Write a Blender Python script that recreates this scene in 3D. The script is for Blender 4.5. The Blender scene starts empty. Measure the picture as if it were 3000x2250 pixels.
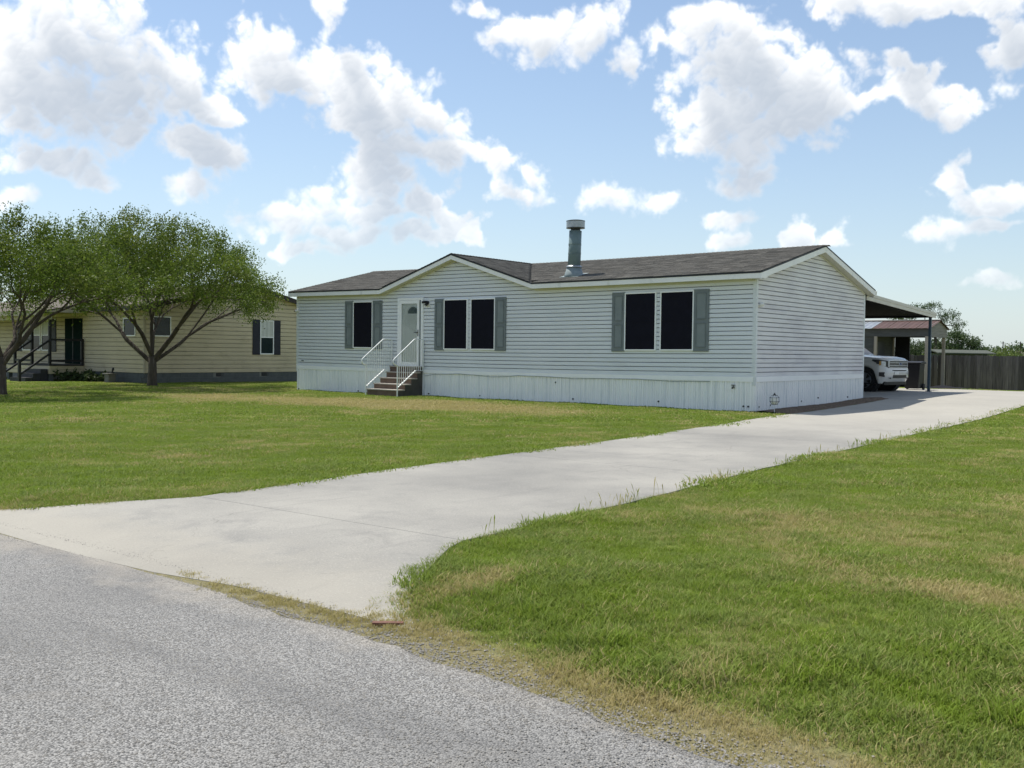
import bpy, math, random
import numpy as np
from mathutils import Vector, Matrix

random.seed(7)
rng = np.random.default_rng(7)
S = bpy.context.scene
COL = S.collection
R = math.radians

# ------------------------------------------------------------------ camera
CAM_POS = (10.696, -23.223, 1.396)
cam_data = bpy.data.cameras.new('camera')
cam_data.sensor_width = 36.0
cam_data.lens = 35.315
cam_data.clip_start = 0.05
cam_data.clip_end = 6000
cam = bpy.data.objects.new('camera', cam_data)
COL.objects.link(cam)
_pitch, _roll, _yaw = 0.03099, 0.01167, 0.66865
_f = Vector((-math.sin(_yaw) * math.cos(_pitch), math.cos(_yaw) * math.cos(_pitch), -math.sin(_pitch)))
_r = Vector((math.cos(_yaw), math.sin(_yaw), 0))
_u = _r.cross(_f)
_r2 = _r * math.cos(_roll) + _u * math.sin(_roll)
_u2 = -_r * math.sin(_roll) + _u * math.cos(_roll)
_m = Matrix((( _r2.x, _u2.x, -_f.x), (_r2.y, _u2.y, -_f.y), (_r2.z, _u2.z, -_f.z)))
cam.matrix_world = Matrix.Translation(CAM_POS) @ _m.to_4x4()
S.camera = cam
S.render.resolution_x, S.render.resolution_y = 1024, 768

# ------------------------------------------------------------------ node helper
class NT:
    def __init__(self, tree):
        self.t = tree
    def n(self, kind, **kw):
        nd = self.t.nodes.new(kind)
        for k, v in kw.items():
            setattr(nd, k, v)
        return nd
    def l(self, a, b):
        self.t.links.new(a, b)
    def put(self, sock, v):
        if isinstance(v, bpy.types.NodeSocket):
            self.l(v, sock)
        elif v is not None:
            sock.default_value = v
    def math(self, op, a, b=None, c=None, clamp=False):
        nd = self.n('ShaderNodeMath', operation=op, use_clamp=clamp)
        for i, v in enumerate((a, b, c)):
            if v is not None:
                self.put(nd.inputs[i], v)
        return nd.outputs[0]
    def vmath(self, op, a, b=None, scale=None):
        nd = self.n('ShaderNodeVectorMath', operation=op)
        self.put(nd.inputs[0], a)
        if b is not None:
            self.put(nd.inputs[1], b)
        if scale is not None:
            self.put(nd.inputs['Scale'], scale)
        return nd.outputs['Value'] if op in ('LENGTH', 'DISTANCE', 'DOT_PRODUCT') else nd.outputs[0]
    def mapr(self, v, a, b, c=0.0, d=1.0, smooth=False):
        nd = self.n('ShaderNodeMapRange')
        nd.interpolation_type = 'SMOOTHSTEP' if smooth else 'LINEAR'
        nd.clamp = True
        for i, x in enumerate((v, a, b, c, d)):
            self.put(nd.inputs[i], x)
        return nd.outputs[0]
    def mix(self, fac, a, b, blend='MIX'):
        nd = self.n('ShaderNodeMix', data_type='RGBA', blend_type=blend)
        self.put(nd.inputs['Factor'], fac)
        self.put(nd.inputs[6], a if isinstance(a, bpy.types.NodeSocket) else (*a[:3], 1))
        self.put(nd.inputs[7], b if isinstance(b, bpy.types.NodeSocket) else (*b[:3], 1))
        return nd.outputs[2]
    def noise(self, vec, scale, detail=3, rough=0.55, dim='3D', dist=0.0, kind='FBM'):
        nd = self.n('ShaderNodeTexNoise', noise_dimensions=dim)
        nd.noise_type = kind
        self.put(nd.inputs['Vector'], vec)
        nd.inputs['Scale'].default_value = scale
        nd.inputs['Detail'].default_value = detail
        nd.inputs['Roughness'].default_value = rough
        nd.inputs['Distortion'].default_value = dist
        return nd.outputs[0]
    def scaled(self, vec, s):
        return self.vmath('MULTIPLY', vec, s)

# ------------------------------------------------------------------ world: daylight sky with fair weather clouds
SUN_DIR = Vector((-0.49, 0.045, 1.0)).normalized()      # towards the sun
sun_el = math.asin(SUN_DIR.z)
sun_rot = math.atan2(SUN_DIR.x, SUN_DIR.y)
world = bpy.data.worlds.new('World')
S.world = world
world.use_nodes = True
W = NT(world.node_tree)
world.node_tree.nodes.clear()
sky = W.n('ShaderNodeTexSky', sky_type='NISHITA')
sky.sun_disc = False
sky.sun_elevation = sun_el
sky.sun_rotation = sun_rot
sky.altitude = 0
sky.air_density = 1.0
sky.dust_density = 0.35
sky.ozone_density = 1.6
SKY_STRENGTH = 0.085

CLOUDS = [(-1.087, 0.269, 0.065, 0.048), (-1.123, 0.231, 0.041, 0.051), (-1.044, 0.251, 0.037, 0.058), (-1.073, 0.21, 0.068, 0.037), (-1.0, 0.256, 0.034, 0.031), (-0.985, 0.236, 0.031, 0.024), (-1.098, 0.164, 0.051, 0.019), (-1.132, 0.128, 0.02, 0.014), (-0.975, 0.192, 0.024, 0.02), (-0.954, 0.177, 0.027, 0.024), (-0.978, 0.149, 0.017, 0.014), (-0.951, 0.218, 0.019, 0.01), (-0.913, 0.275, 0.031, 0.027), (-0.891, 0.256, 0.058, 0.027), (-0.839, 0.271, 0.027, 0.02), (-0.826, 0.247, 0.044, 0.037), (-0.783, 0.24, 0.034, 0.027), (-0.749, 0.222, 0.025, 0.02), (-0.799, 0.223, 0.051, 0.02), (-0.789, 0.198, 0.027, 0.017), (-0.742, 0.193, 0.044, 0.019), (-0.799, 0.169, 0.037, 0.024), (-0.851, 0.151, 0.02, 0.012), (-0.884, 0.127, 0.044, 0.017), (-0.812, 0.139, 0.041, 0.02), (-0.758, 0.141, 0.027, 0.02), (-0.838, 0.112, 0.051, 0.014), (-0.771, 0.111, 0.031, 0.014), (-0.721, 0.122, 0.025, 0.014), (-0.871, 0.095, 0.031, 0.008), (-0.846, 0.322, 0.019, 0.019), (-0.703, 0.33, 0.019, 0.008), (-0.684, 0.301, 0.02, 0.015), (-0.642, 0.298, 0.044, 0.022), (-0.599, 0.304, 0.027, 0.022), (-0.555, 0.282, 0.015, 0.019), (-0.529, 0.3, 0.015, 0.012), (-0.493, 0.305, 0.024, 0.024), (-0.448, 0.297, 0.041, 0.022), (-0.457, 0.27, 0.051, 0.034), (-0.402, 0.264, 0.036, 0.028), (-0.37, 0.24, 0.028, 0.022), (-0.415, 0.247, 0.068, 0.037), (-0.485, 0.231, 0.037, 0.02), (-0.43, 0.214, 0.068, 0.025), (-0.478, 0.203, 0.044, 0.017), (-0.448, 0.167, 0.029, 0.015), (-0.362, 0.322, 0.034, 0.024), (-0.305, 0.318, 0.066, 0.022), (-0.236, 0.314, 0.055, 0.017), (-0.21, 0.271, 0.015, 0.031), (-0.311, 0.262, 0.015, 0.014), (-0.29, 0.242, 0.031, 0.015), (-0.258, 0.221, 0.027, 0.017), (-0.329, 0.236, 0.02, 0.01), (-0.681, 0.18, 0.019, 0.015), (-0.649, 0.165, 0.015, 0.01), (-0.667, 0.151, 0.027, 0.01), (-0.573, 0.154, 0.024, 0.014), (-0.526, 0.152, 0.022, 0.012), (-0.457, 0.129, 0.025, 0.01), (-0.463, 0.112, 0.025, 0.012), (-0.389, 0.119, 0.012, 0.012), (-0.352, 0.118, 0.014, 0.01), (-0.263, 0.164, 0.014, 0.019), (-0.22, 0.136, 0.041, 0.017), (-0.261, 0.114, 0.025, 0.013), (-0.231, 0.113, 0.02, 0.008), (-0.227, 0.07, 0.02, 0.007)]

CL_AZ = (-1.30, -0.03); CL_EL = (0.0, 0.44)
def make_clouds(CLOUDS, W=2048):
    Hh = int(W * (CL_EL[1] - CL_EL[0]) / (CL_AZ[1] - CL_AZ[0]))
    r = np.random.default_rng(11)
    az = np.linspace(CL_AZ[0], CL_AZ[1], W, dtype=np.float32)[None, :] + np.zeros((Hh, 1), np.float32)
    el = np.linspace(CL_EL[0], CL_EL[1], Hh, dtype=np.float32)[:, None] + np.zeros((1, W), np.float32)
    def pnoise(u, v, seed):
        g = np.random.default_rng(seed)
        N = 256
        ang = g.random((N, N)).astype(np.float32) * 2 * np.pi
        gx, gy = np.cos(ang), np.sin(ang)
        iu = np.floor(u).astype(np.int32); iv = np.floor(v).astype(np.int32)
        fu = u - iu; fv = v - iv
        def gr(a, b, x, y):
            a = a % N; b = b % N
            return gx[a, b] * x + gy[a, b] * y
        su = fu * fu * fu * (fu * (fu * 6 - 15) + 10); sv = fv * fv * fv * (fv * (fv * 6 - 15) + 10)
        n00 = gr(iu, iv, fu, fv); n10 = gr(iu + 1, iv, fu - 1, fv); n01 = gr(iu, iv + 1, fu, fv - 1); n11 = gr(iu + 1, iv + 1, fu - 1, fv - 1)
        return (n00 * (1 - su) + n10 * su) * (1 - sv) + (n01 * (1 - su) + n11 * su) * sv
    def fbm(u, v, f, octs, seed, gain=0.5, billow=False):
        a = 1.0; s = 0; tot = 0
        for k in range(octs):
            n = pnoise(u * f, v * f, seed + k)
            s = s + a * (np.abs(n) * 2 if billow else n); tot += a
            a *= gain; f *= 2.03
        return s / tot
    ws = 1.0
    w1 = fbm(az, el, 14, 6, 1, 0.55); w2 = fbm(az, el, 14, 6, 31, 0.55)
    u = az + 0.040 * w1; v = el + 0.034 * w2
    acc = np.zeros_like(az)
    K = 8.0
    for (a, e, ra, re) in CLOUDS:
        x0 = int((a - 2.2 * ra - CL_AZ[0]) / (CL_AZ[1] - CL_AZ[0]) * W); x1 = int((a + 2.2 * ra - CL_AZ[0]) / (CL_AZ[1] - CL_AZ[0]) * W)
        y0 = int((e - 2.2 * re - .01 - CL_EL[0]) / (CL_EL[1] - CL_EL[0]) * Hh); y1 = int((e + 2.2 * re + .01 - CL_EL[0]) / (CL_EL[1] - CL_EL[0]) * Hh)
        x0, x1, y0, y1 = max(x0, 0), min(x1, W), max(y0, 0), min(y1, Hh)
        if x1 <= x0 or y1 <= y0: continue
        dx = (u[y0:y1, x0:x1] - a) / ra; dy = (v[y0:y1, x0:x1] - e) / re
        dy = np.where(dy < 0, dy * 1.15, dy)
        d = np.sqrt(dx * dx + dy * dy)
        acc[y0:y1, x0:x1] += np.exp(K * (1 - d)) - np.exp(K * (1 - 2.2)) * (d < 2.2)
    body = np.log(np.maximum(acc, 1e-4)) / K              # >0 inside
    bil = fbm(az + 0.012 * w1, el + 0.012 * w2, 24, 6, 71, 0.55, True)      # rounded heads
    fine = fbm(az, el, 60, 5, 91, 0.6)
    dn = 0.20 + body * 1.05 + (bil - 0.36) * 1.5 + fine * 0.30
    def ss(a, b, x):
        t = np.clip((x - a) / (b - a), 0, 1); return t * t * (3 - 2 * t)
    soft = ss(-0.5, 0.5, fbm(az, el, 9, 2, 131))
    alpha = ss(-0.10, 0.40 + 0.55 * soft, dn)
    thick = np.clip(body * 1.2 + (bil - 0.36) * 1.2 + 0.1, 0, 1.5) 
    # light from the upper left: optical depth towards the sun
    tau = np.zeros_like(dn)
    for k in range(1, 19):
        st = 0.0042 * k
        sx = int(round(-0.42 * st / (CL_AZ[1] - CL_AZ[0]) * W)); sy = int(round(0.90 * st / (CL_EL[1] - CL_EL[0]) * Hh))
        sh = np.zeros_like(thick)
        # sample thick at (x+sx, y+sy)
        ys0, ys1 = 0, Hh - sy
        if sx < 0: sh[ys0:ys1, -sx:] = thick[sy:, :sx]
        else: sh[ys0:ys1, :] = thick[sy:, :]
        tau += sh * 0.085
    light = np.exp(-2.1 * tau)
    gy, gx = np.gradient(fbm(az + 0.012 * w1, el + 0.012 * w2, 24, 3, 71, 0.45, True))
    relief = np.clip((gx * 0.42 - gy * 0.90) * 42, -1, 1)   # slope facing the sun
    lit = np.clip(light * 1.02 + 0.11 * relief * (0.25 + 0.75 * light) + 0.22 * (1 - np.clip(thick * 1.6, 0, 1)), 0, 1)
    # veil of thin haze towards the horizon keeps low clouds faint
    alpha = alpha * (0.50 + 0.50 * ss(0.02, 0.20, el))
    brd = ss(0, 0.05, az - CL_AZ[0]) * ss(0, 0.05, CL_AZ[1] - az) * ss(0, 0.03, CL_EL[1] - el)
    return alpha * brd, lit, Hh

_ca, _cl, _ch = make_clouds(CLOUDS, 1792)
cimg = bpy.data.images.new('cloud_field', _ca.shape[1], _ca.shape[0], alpha=True, float_buffer=True)
cimg.colorspace_settings.name = 'Non-Color'
_px = np.zeros((_ca.shape[0], _ca.shape[1], 4), np.float32)
_px[..., 0] = _ca; _px[..., 1] = _cl; _px[..., 3] = 1
cimg.pixels.foreach_set(_px.ravel()); cimg.update()

tc = W.n('ShaderNodeTexCoord')
sepd = W.n('ShaderNodeSeparateXYZ'); W.l(tc.outputs['Generated'], sepd.inputs[0])
az = W.math('ARCTAN2', sepd.outputs[0], sepd.outputs[1])
el = W.math('ARCSINE', sepd.outputs[2])
comb = W.n('ShaderNodeCombineXYZ')
W.l(W.mapr(az, CL_AZ[0] - 1, CL_AZ[1] + 1, -1 / (CL_AZ[1] - CL_AZ[0]), 1 + 1 / (CL_AZ[1] - CL_AZ[0])), comb.inputs[0])
W.l(W.mapr(el, CL_EL[0] - 2, CL_EL[1] + 2, -2 / (CL_EL[1] - CL_EL[0]), 1 + 2 / (CL_EL[1] - CL_EL[0])), comb.inputs[1])
ctex = W.n('ShaderNodeTexImage', image=cimg, extension='CLIP', interpolation='Cubic')
W.l(comb.outputs[0], ctex.inputs[0])
csep = W.n('ShaderNodeSeparateColor'); W.l(ctex.outputs[0], csep.inputs[0])
# scattered cumulus over the rest of the sky
cd = W.n('ShaderNodeVectorMath', operation='DIVIDE'); W.l(tc.outputs['Generated'], cd.inputs[0])
zz = W.math('ADD', W.math('MAXIMUM', sepd.outputs[2], 0.0), 0.18)
W.l(zz, cd.inputs[1])
on = W.noise(cd.outputs[0], 1.9, 6, 0.58, '2D')
inx = W.math('MULTIPLY', W.math('COMPARE', az, 0.5 * (CL_AZ[0] + CL_AZ[1]), 0.5 * (CL_AZ[1] - CL_AZ[0]) - 0.04), W.math('LESS_THAN', el, CL_EL[1] - 0.03))
oalpha = W.math('MULTIPLY', W.mapr(on, 0.53, 0.63, 0, 0.95, True), W.math('SUBTRACT', 1.0, inx))
oalpha = W.math('MULTIPLY', oalpha, W.mapr(el, 0.0, 0.12))
alpha = W.math('MAXIMUM', csep.outputs[0], oalpha)
lit = W.math('MAXIMUM', W.math('MULTIPLY', csep.outputs[1], W.math('GREATER_THAN', csep.outputs[0], 0.001)), W.math('MULTIPLY', W.mapr(on, 0.55, 0.75, 1.0, 0.35), W.math('GREATER_THAN', oalpha, 0.001)))
ccol = W.mix(lit, (0.325, 0.365, 0.42), (0.74, 0.74, 0.735))
skyc = W.vmath('SCALE', sky.outputs[0], scale=SKY_STRENGTH)
hz = W.math('ADD', 0.10, W.math('MULTIPLY', 0.66, W.math('EXPONENT', W.math('MULTIPLY', W.math('MAXIMUM', el, 0.0), -7.0))))
skyc = W.mix(hz, skyc, (0.345, 0.41, 0.455))
final = W.mix(alpha, skyc, ccol)
bg = W.n('ShaderNodeBackground'); W.l(final, bg.inputs[0]); bg.inputs[1].default_value = 1.0
wo = W.n('ShaderNodeOutputWorld'); W.l(bg.outputs[0], wo.inputs[0])

# ------------------------------------------------------------------ sun
sd = bpy.data.lights.new('sun', 'SUN')
sd.energy = 3.3
sd.angle = R(0.53)
sd.color = (1.0, 0.945, 0.85)
sun = bpy.data.objects.new('sun', sd)
COL.objects.link(sun)
sun.rotation_euler = (-SUN_DIR).to_track_quat('-Z', 'Y').to_euler()
sun.location = (-20, 0, 40)

vs = S.view_settings
vs.view_transform = 'Standard'
vs.look = 'None'
vs.gamma = 1.0
vs.use_curve_mapping = False
vs.exposure = 0.80
try:
    S.cycles.max_bounces = 6
    S.cycles.diffuse_bounces = 4
    S.cycles.transparent_max_bounces = 8
    S.cycles.use_denoising = True
    S.cycles.sample_clamp_indirect = 6
except Exception:
    pass

# ------------------------------------------------------------------ materials
def new_mat(name):
    m = bpy.data.materials.new(name)
    m.use_nodes = True
    t = NT(m.node_tree)
    b = m.node_tree.nodes['Principled BSDF']
    return m, t, b
def geo_pos(t):
    return t.n('ShaderNodeNewGeometry').outputs['Position']
def noisy(name, c1, c2, scale=6, rough=0.6, detail=4, bump=0.0, bscale=None, stretch=(1, 1, 1), metallic=0.0, spec=0.3, streak=None, lo=0.3, hi=0.7):
    """a surface whose colour wanders between two tones in world space, with fine relief"""
    m, t, b = new_mat(name)
    p = t.vmath('MULTIPLY', geo_pos(t), stretch)
    n1 = t.noise(p, scale, detail)
    col = t.mix(t.mapr(n1, lo, hi), c1, c2)
    if streak:
        n3 = t.noise(t.vmath('MULTIPLY', geo_pos(t), streak[0]), 1.0, 4, 0.6)
        col = t.mix(t.mapr(n3, streak[2], streak[3]), col, streak[1])
    t.l(col, b.inputs['Base Color'])
    b.inputs['Roughness'].default_value = rough
    b.inputs['Metallic'].default_value = metallic
    b.inputs['Specular IOR Level'].default_value = spec
    if bump:
        n2 = t.noise(geo_pos(t), bscale or scale * 8, 4)
        bn = t.n('ShaderNodeBump'); bn.inputs['Strength'].default_value = bump; bn.inputs['Distance'].default_value = 0.01
        t.l(n2, bn.inputs['Height']); t.l(bn.outputs[0], b.inputs['Normal'])
    return m
M = {}
M['siding'] = noisy('vinyl_siding_grey_blue', (0.72, 0.748, 0.772), (0.665, 0.695, 0.718), 0.7, 0.55, streak=((1.1, 1.1, 4.0), (0.60, 0.62, 0.615), 0.55, 0.8), bump=0.12, bscale=30)
M['siding_gable'] = noisy('vinyl_siding_weathered', (0.74, 0.735, 0.74), (0.66, 0.65, 0.66), 0.9, 0.6, streak=((0.9, 0.6, 2.2), (0.54, 0.525, 0.555), 0.48, 0.75), bump=0.12, bscale=30)
M['siding_trim'] = noisy('vinyl_corner_trim', (0.69, 0.725, 0.735), (0.63, 0.665, 0.675), 3, 0.5)
M['skirt'] = noisy('white_vinyl_skirting', (0.90, 0.905, 0.90), (0.85, 0.86, 0.855), 0.9, 0.45, streak=((9, 9, 0.35), (0.62, 0.66, 0.68), 0.52, 0.72))  # darker vertical streaks imitate the shading between the ribs
M['white'] = noisy('white_painted_trim', (0.86, 0.86, 0.84), (0.79, 0.79, 0.77), 2.2, 0.5, streak=((3, 3, 1.2), (0.55, 0.56, 0.53), 0.62, 0.85), bump=0.05)
M['white_clean'] = noisy('white_vinyl', (0.88, 0.89, 0.90), (0.84, 0.855, 0.86), 3, 0.4)
M['soffit'] = noisy('cream_soffit', (0.60, 0.60, 0.50), (0.52, 0.52, 0.44), 2.5, 0.6)
M['drip'] = noisy('black_drip_edge', (0.018, 0.022, 0.03), (0.03, 0.034, 0.04), 4, 0.5)
M['shutter'] = noisy('sage_grey_shutter', (0.18, 0.208, 0.215), (0.15, 0.175, 0.182), 4, 0.5)
M['shutter_panel'] = noisy('sage_grey_shutter_panel', (0.215, 0.245, 0.25), (0.18, 0.21, 0.218), 4, 0.55)
M['screen'] = noisy('black_solar_screen', (0.004, 0.004, 0.010), (0.006, 0.006, 0.014), 5, 0.6, spec=0.12)
M['navy_shutter'] = noisy('navy_black_shutter', (0.018, 0.02, 0.035), (0.012, 0.014, 0.026), 4, 0.5)
M['pipe'] = noisy('painted_flue_pipe', (0.17, 0.23, 0.235), (0.13, 0.185, 0.19), 5, 0.4, streak=((5, 5, 0.8), (0.24, 0.30, 0.30), 0.6, 0.8))
M['galv'] = noisy('galvanised_metal', (0.42, 0.44, 0.45), (0.30, 0.33, 0.35), 8, 0.4, metallic=0.75)
M['galv_paint'] = noisy('flashing_grey_paint', (0.25, 0.295, 0.30), (0.19, 0.235, 0.24), 6, 0.5)
M['dark_metal'] = noisy('dark_metal', (0.02, 0.022, 0.026), (0.03, 0.032, 0.036), 10, 0.45)
M['black_plastic'] = noisy('black_plastic', (0.012, 0.012, 0.015), (0.02, 0.02, 0.024), 9, 0.45)
M['tarp'] = noisy('black_tarp', (0.012, 0.012, 0.015), (0.02, 0.02, 0.024), 9, 0.85, spec=0.1)
M['white_plastic'] = noisy('white_plastic', (0.75, 0.75, 0.73), (0.68, 0.68, 0.66), 9, 0.4)
M['rail'] = noisy('pale_grey_painted_rail', (0.80, 0.82, 0.81), (0.70, 0.73, 0.72), 7, 0.45)
M['door'] = noisy('off_white_door', (0.84, 0.86, 0.84), (0.76, 0.79, 0.77), 2, 0.45)
M['fanlight'] = noisy('frosted_fanlight_glass', (0.20, 0.25, 0.25), (0.12, 0.16, 0.17), 12, 0.15, spec=0.5)
M['step_face'] = noisy('brown_step_riser', (0.185, 0.13, 0.098), (0.12, 0.083, 0.064), 5, 0.8, bump=0.3, bscale=60)
M['step_top'] = noisy('pale_step_tread', (0.46, 0.42, 0.37), (0.36, 0.33, 0.29), 6, 0.8, bump=0.3, bscale=60)
M['step_side'] = noisy('grey_brown_step_side', (0.10, 0.092, 0.080), (0.06, 0.056, 0.05), 2.5, 0.85, bump=0.4, bscale=25)
M['beige'] = noisy('beige_lap_siding', (0.55, 0.475, 0.33), (0.485, 0.42, 0.29), 1.2, 0.6, streak=((1.4, 1.4, 3), (0.36, 0.30, 0.20), 0.55, 0.8))
M['beige_trim'] = noisy('beige_trim', (0.42, 0.37, 0.27), (0.36, 0.31, 0.22), 3, 0.6)
M['block'] = noisy('concrete_block_grey', (0.115, 0.125, 0.125), (0.085, 0.095, 0.095), 5, 0.9, bump=0.5, bscale=50)
M['mortar'] = noisy('mortar', (0.22, 0.22, 0.21), (0.17, 0.17, 0.16), 9, 0.9)
M['nb_roof'] = noisy('brown_shingle', (0.085, 0.07, 0.055), (0.13, 0.11, 0.09), 5, 0.9, stretch=(1, 3, 1), bump=0.4)
M['nb_fascia'] = noisy('dark_brown_fascia', (0.035, 0.026, 0.022), (0.025, 0.02, 0.018), 4, 0.5)
M['black_wood'] = noisy('black_painted_wood', (0.016, 0.016, 0.019), (0.026, 0.025, 0.028), 6, 0.5)
M['deck'] = noisy('dark_deck_boards', (0.05, 0.05, 0.058), (0.03, 0.03, 0.036), 5, 0.6)
M['door_green'] = noisy('dark_green_door_and_shadow', (0.008, 0.02, 0.017), (0.006, 0.014, 0.012), 5, 0.9, spec=0.05)
M['pane'] = noisy('window_glass', (0.012, 0.022, 0.024), (0.02, 0.032, 0.034), 3, 0.1, spec=0.25)
M['blind'] = noisy('white_blind', (0.55, 0.56, 0.53), (0.44, 0.46, 0.43), 30, 0.6, stretch=(0.1, 0.1, 1))
M['bark'] = noisy('bark', (0.105, 0.085, 0.068), (0.045, 0.036, 0.03), 6, 0.9, stretch=(1, 1, 0.25), bump=0.5, bscale=30, streak=((10, 10, 1.4), (0.19, 0.165, 0.14), 0.58, 0.75))
M['bark_dark'] = noisy('bark_dark', (0.05, 0.042, 0.035), (0.032, 0.027, 0.024), 6, 0.9)
M['fence'] = noisy('weathered_grey_cedar', (0.175, 0.15, 0.15), (0.085, 0.072, 0.075), 3, 0.9, stretch=(7, 7, 0.5), streak=((14, 14, 0.5), (0.17, 0.155, 0.15), 0.55, 0.8))
def _fence_tint():
    t = NT(M['fence'].node_tree); b = M['fence'].node_tree.nodes['Principled BSDF']
    src = b.inputs['Base Color'].links[0].from_socket
    oi = t.n('ShaderNodeObjectInfo')
    k = t.mapr(oi.outputs['Random'], 0, 1, 0.55, 1.45)
    c = t.vmath('SCALE', src, scale=k)
    t.l(t.mix(t.mapr(oi.outputs['Random'], 0.8, 1.0, 0, 0.5), c, (0.13, 0.11, 0.125)), b.inputs['Base Color'])
_fence_tint()
M['shed_wood'] = noisy('grey_shed_boards', (0.30, 0.275, 0.255), (0.21, 0.195, 0.185), 2.5, 0.85, stretch=(1, 1, 7))
M['shed_shaded'] = noisy('shaded_shed_boards', (0.10, 0.10, 0.10), (0.065, 0.066, 0.068), 2.5, 0.85, stretch=(1, 1, 7))  # shed boards darkened in colour to imitate shade on front and interior
M['post_wood'] = noisy('pale_wood_post', (0.42, 0.36, 0.30), (0.31, 0.27, 0.23), 3, 0.85, stretch=(5, 5, 0.5))
M['rust'] = noisy('rusted_sheet_metal', (0.085, 0.043, 0.035), (0.062, 0.033, 0.028), 3, 0.6, streak=((2, 8, 8), (0.11, 0.065, 0.053), 0.5, 0.75))
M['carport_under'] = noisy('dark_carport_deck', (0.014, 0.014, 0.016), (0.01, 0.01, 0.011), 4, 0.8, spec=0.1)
M['carport_beam'] = noisy('cream_beam', (0.62, 0.60, 0.53), (0.53, 0.515, 0.46), 2, 0.55, streak=((3, 1, 5), (0.44, 0.43, 0.38), 0.6, 0.8))
M['carport_post'] = noisy('slate_blue_steel_post', (0.055, 0.085, 0.115), (0.04, 0.065, 0.09), 4, 0.45)
M['mulch'] = noisy('brown_mulch', (0.20, 0.145, 0.10), (0.06, 0.042, 0.03), 26, 0.95, detail=6, bump=1.0, bscale=60, lo=0.4, hi=0.6)
M['brick_red'] = noisy('red_brown_plastic', (0.17, 0.07, 0.045), (0.13, 0.055, 0.035), 30, 0.6)
M['tyre'] = noisy('tyre_rubber', (0.012, 0.012, 0.013), (0.02, 0.02, 0.021), 14, 0.8)
M['rim'] = noisy('grey_alloy', (0.16, 0.17, 0.19), (0.12, 0.13, 0.15), 8, 0.3, metallic=0.6)
M['chrome'] = noisy('chrome', (0.74, 0.75, 0.77), (0.66, 0.67, 0.69), 8, 0.3, metallic=0.35)
M['car_black'] = noisy('car_black_trim', (0.008, 0.008, 0.01), (0.012, 0.012, 0.014), 10, 0.4)
M['car_glass'] = noisy('car_glass', (0.015, 0.02, 0.022), (0.02, 0.025, 0.028), 3, 0.04, spec=0.7)
M['lamp_lens'] = noisy('headlamp_lens', (0.75, 0.78, 0.80), (0.50, 0.53, 0.56), 18, 0.08, spec=0.8)
M['lamp_dark'] = noisy('headlamp_housing', (0.03, 0.03, 0.035), (0.05, 0.05, 0.055), 10, 0.2)
M['amber'] = noisy('amber_lens', (0.45, 0.25, 0.06), (0.35, 0.2, 0.05), 10, 0.2)
M['badge_blue'] = noisy('blue_badge', (0.03, 0.06, 0.16), (0.03, 0.05, 0.14), 10, 0.2)
M['stone'] = noisy('grey_stone', (0.36, 0.34, 0.305), (0.20, 0.19, 0.175), 60, 0.9)
M['concrete_pillar'] = noisy('concrete_garden_pillar', (0.20, 0.195, 0.18), (0.14, 0.135, 0.125), 7, 0.9)
M['far_wall'] = noisy('far_white_wall', (0.60, 0.60, 0.58), (0.5, 0.5, 0.48), 1, 0.8)
M['far_shed'] = noisy('far_shed_green_grey', (0.09, 0.10, 0.085), (0.07, 0.08, 0.065), 1, 0.9)

def car_paint():
    m, t, b = new_mat('white_car_paint')
    n = t.noise(geo_pos(t), 3, 2)
    t.l(t.mix(n, (0.60, 0.59, 0.565), (0.66, 0.65, 0.625)), b.inputs['Base Color'])
    b.inputs['Roughness'].default_value = 0.25
    b.inputs['Coat Weight'].default_value = 0.6
    b.inputs['Coat Roughness'].default_value = 0.05
    return m
M['car'] = car_paint()

def storm_glass():
    m = bpy.data.materials.new('storm_door_glass'); m.use_nodes = True
    t = NT(m.node_tree); m.node_tree.nodes.clear()
    o = t.n('ShaderNodeOutputMaterial'); mx = t.n('ShaderNodeMixShader')
    tr = t.n('ShaderNodeBsdfTransparent'); gl = t.n('ShaderNodeBsdfGlossy'); gl.inputs['Roughness'].default_value = 0.03
    fr = t.n('ShaderNodeFresnel'); fr.inputs[0].default_value = 1.5
    t.l(fr.outputs[0], mx.inputs[0]); t.l(tr.outputs[0], mx.inputs[1]); t.l(gl.outputs[0], mx.inputs[2]); t.l(mx.outputs[0], o.inputs[0])
    tr.inputs[0].default_value = (0.9, 0.93, 0.93, 1)
    return m
M['storm_glass'] = storm_glass()

def shingle_mat(name, c1, c2, c3):
    m, t, b = new_mat(name)
    at = t.n('ShaderNodeAttribute', attribute_name='tint')
    p = geo_pos(t)
    n = t.noise(p, 2.2, 4, 0.6)
    n2 = t.noise(t.vmath('MULTIPLY', p, (1, 1.8, 1)), 16, 4, 0.7)
    c = t.mix(at.outputs['Fac'], c1, c2)
    c = t.mix(t.mapr(n, 0.45, 0.7), c, c3)
    c = t.mix(t.mapr(n2, 0.40, 0.72, 0, 0.6), c, (0.06, 0.056, 0.052))
    t.l(c, b.inputs['Base Color'])
    b.inputs['Roughness'].default_value = 0.95
    b.inputs['Specular IOR Level'].default_value = 0.15
    bn = t.n('ShaderNodeBump'); bn.inputs['Strength'].default_value = 0.5; bn.inputs['Distance'].default_value = 0.006
    t.l(t.noise(p, 120, 3), bn.inputs['Height']); t.l(bn.outputs[0], b.inputs['Normal'])
    return m
M['shingle'] = shingle_mat('asphalt_shingle', (0.082, 0.080, 0.074), (0.185, 0.180, 0.164), (0.13, 0.126, 0.115))

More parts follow.
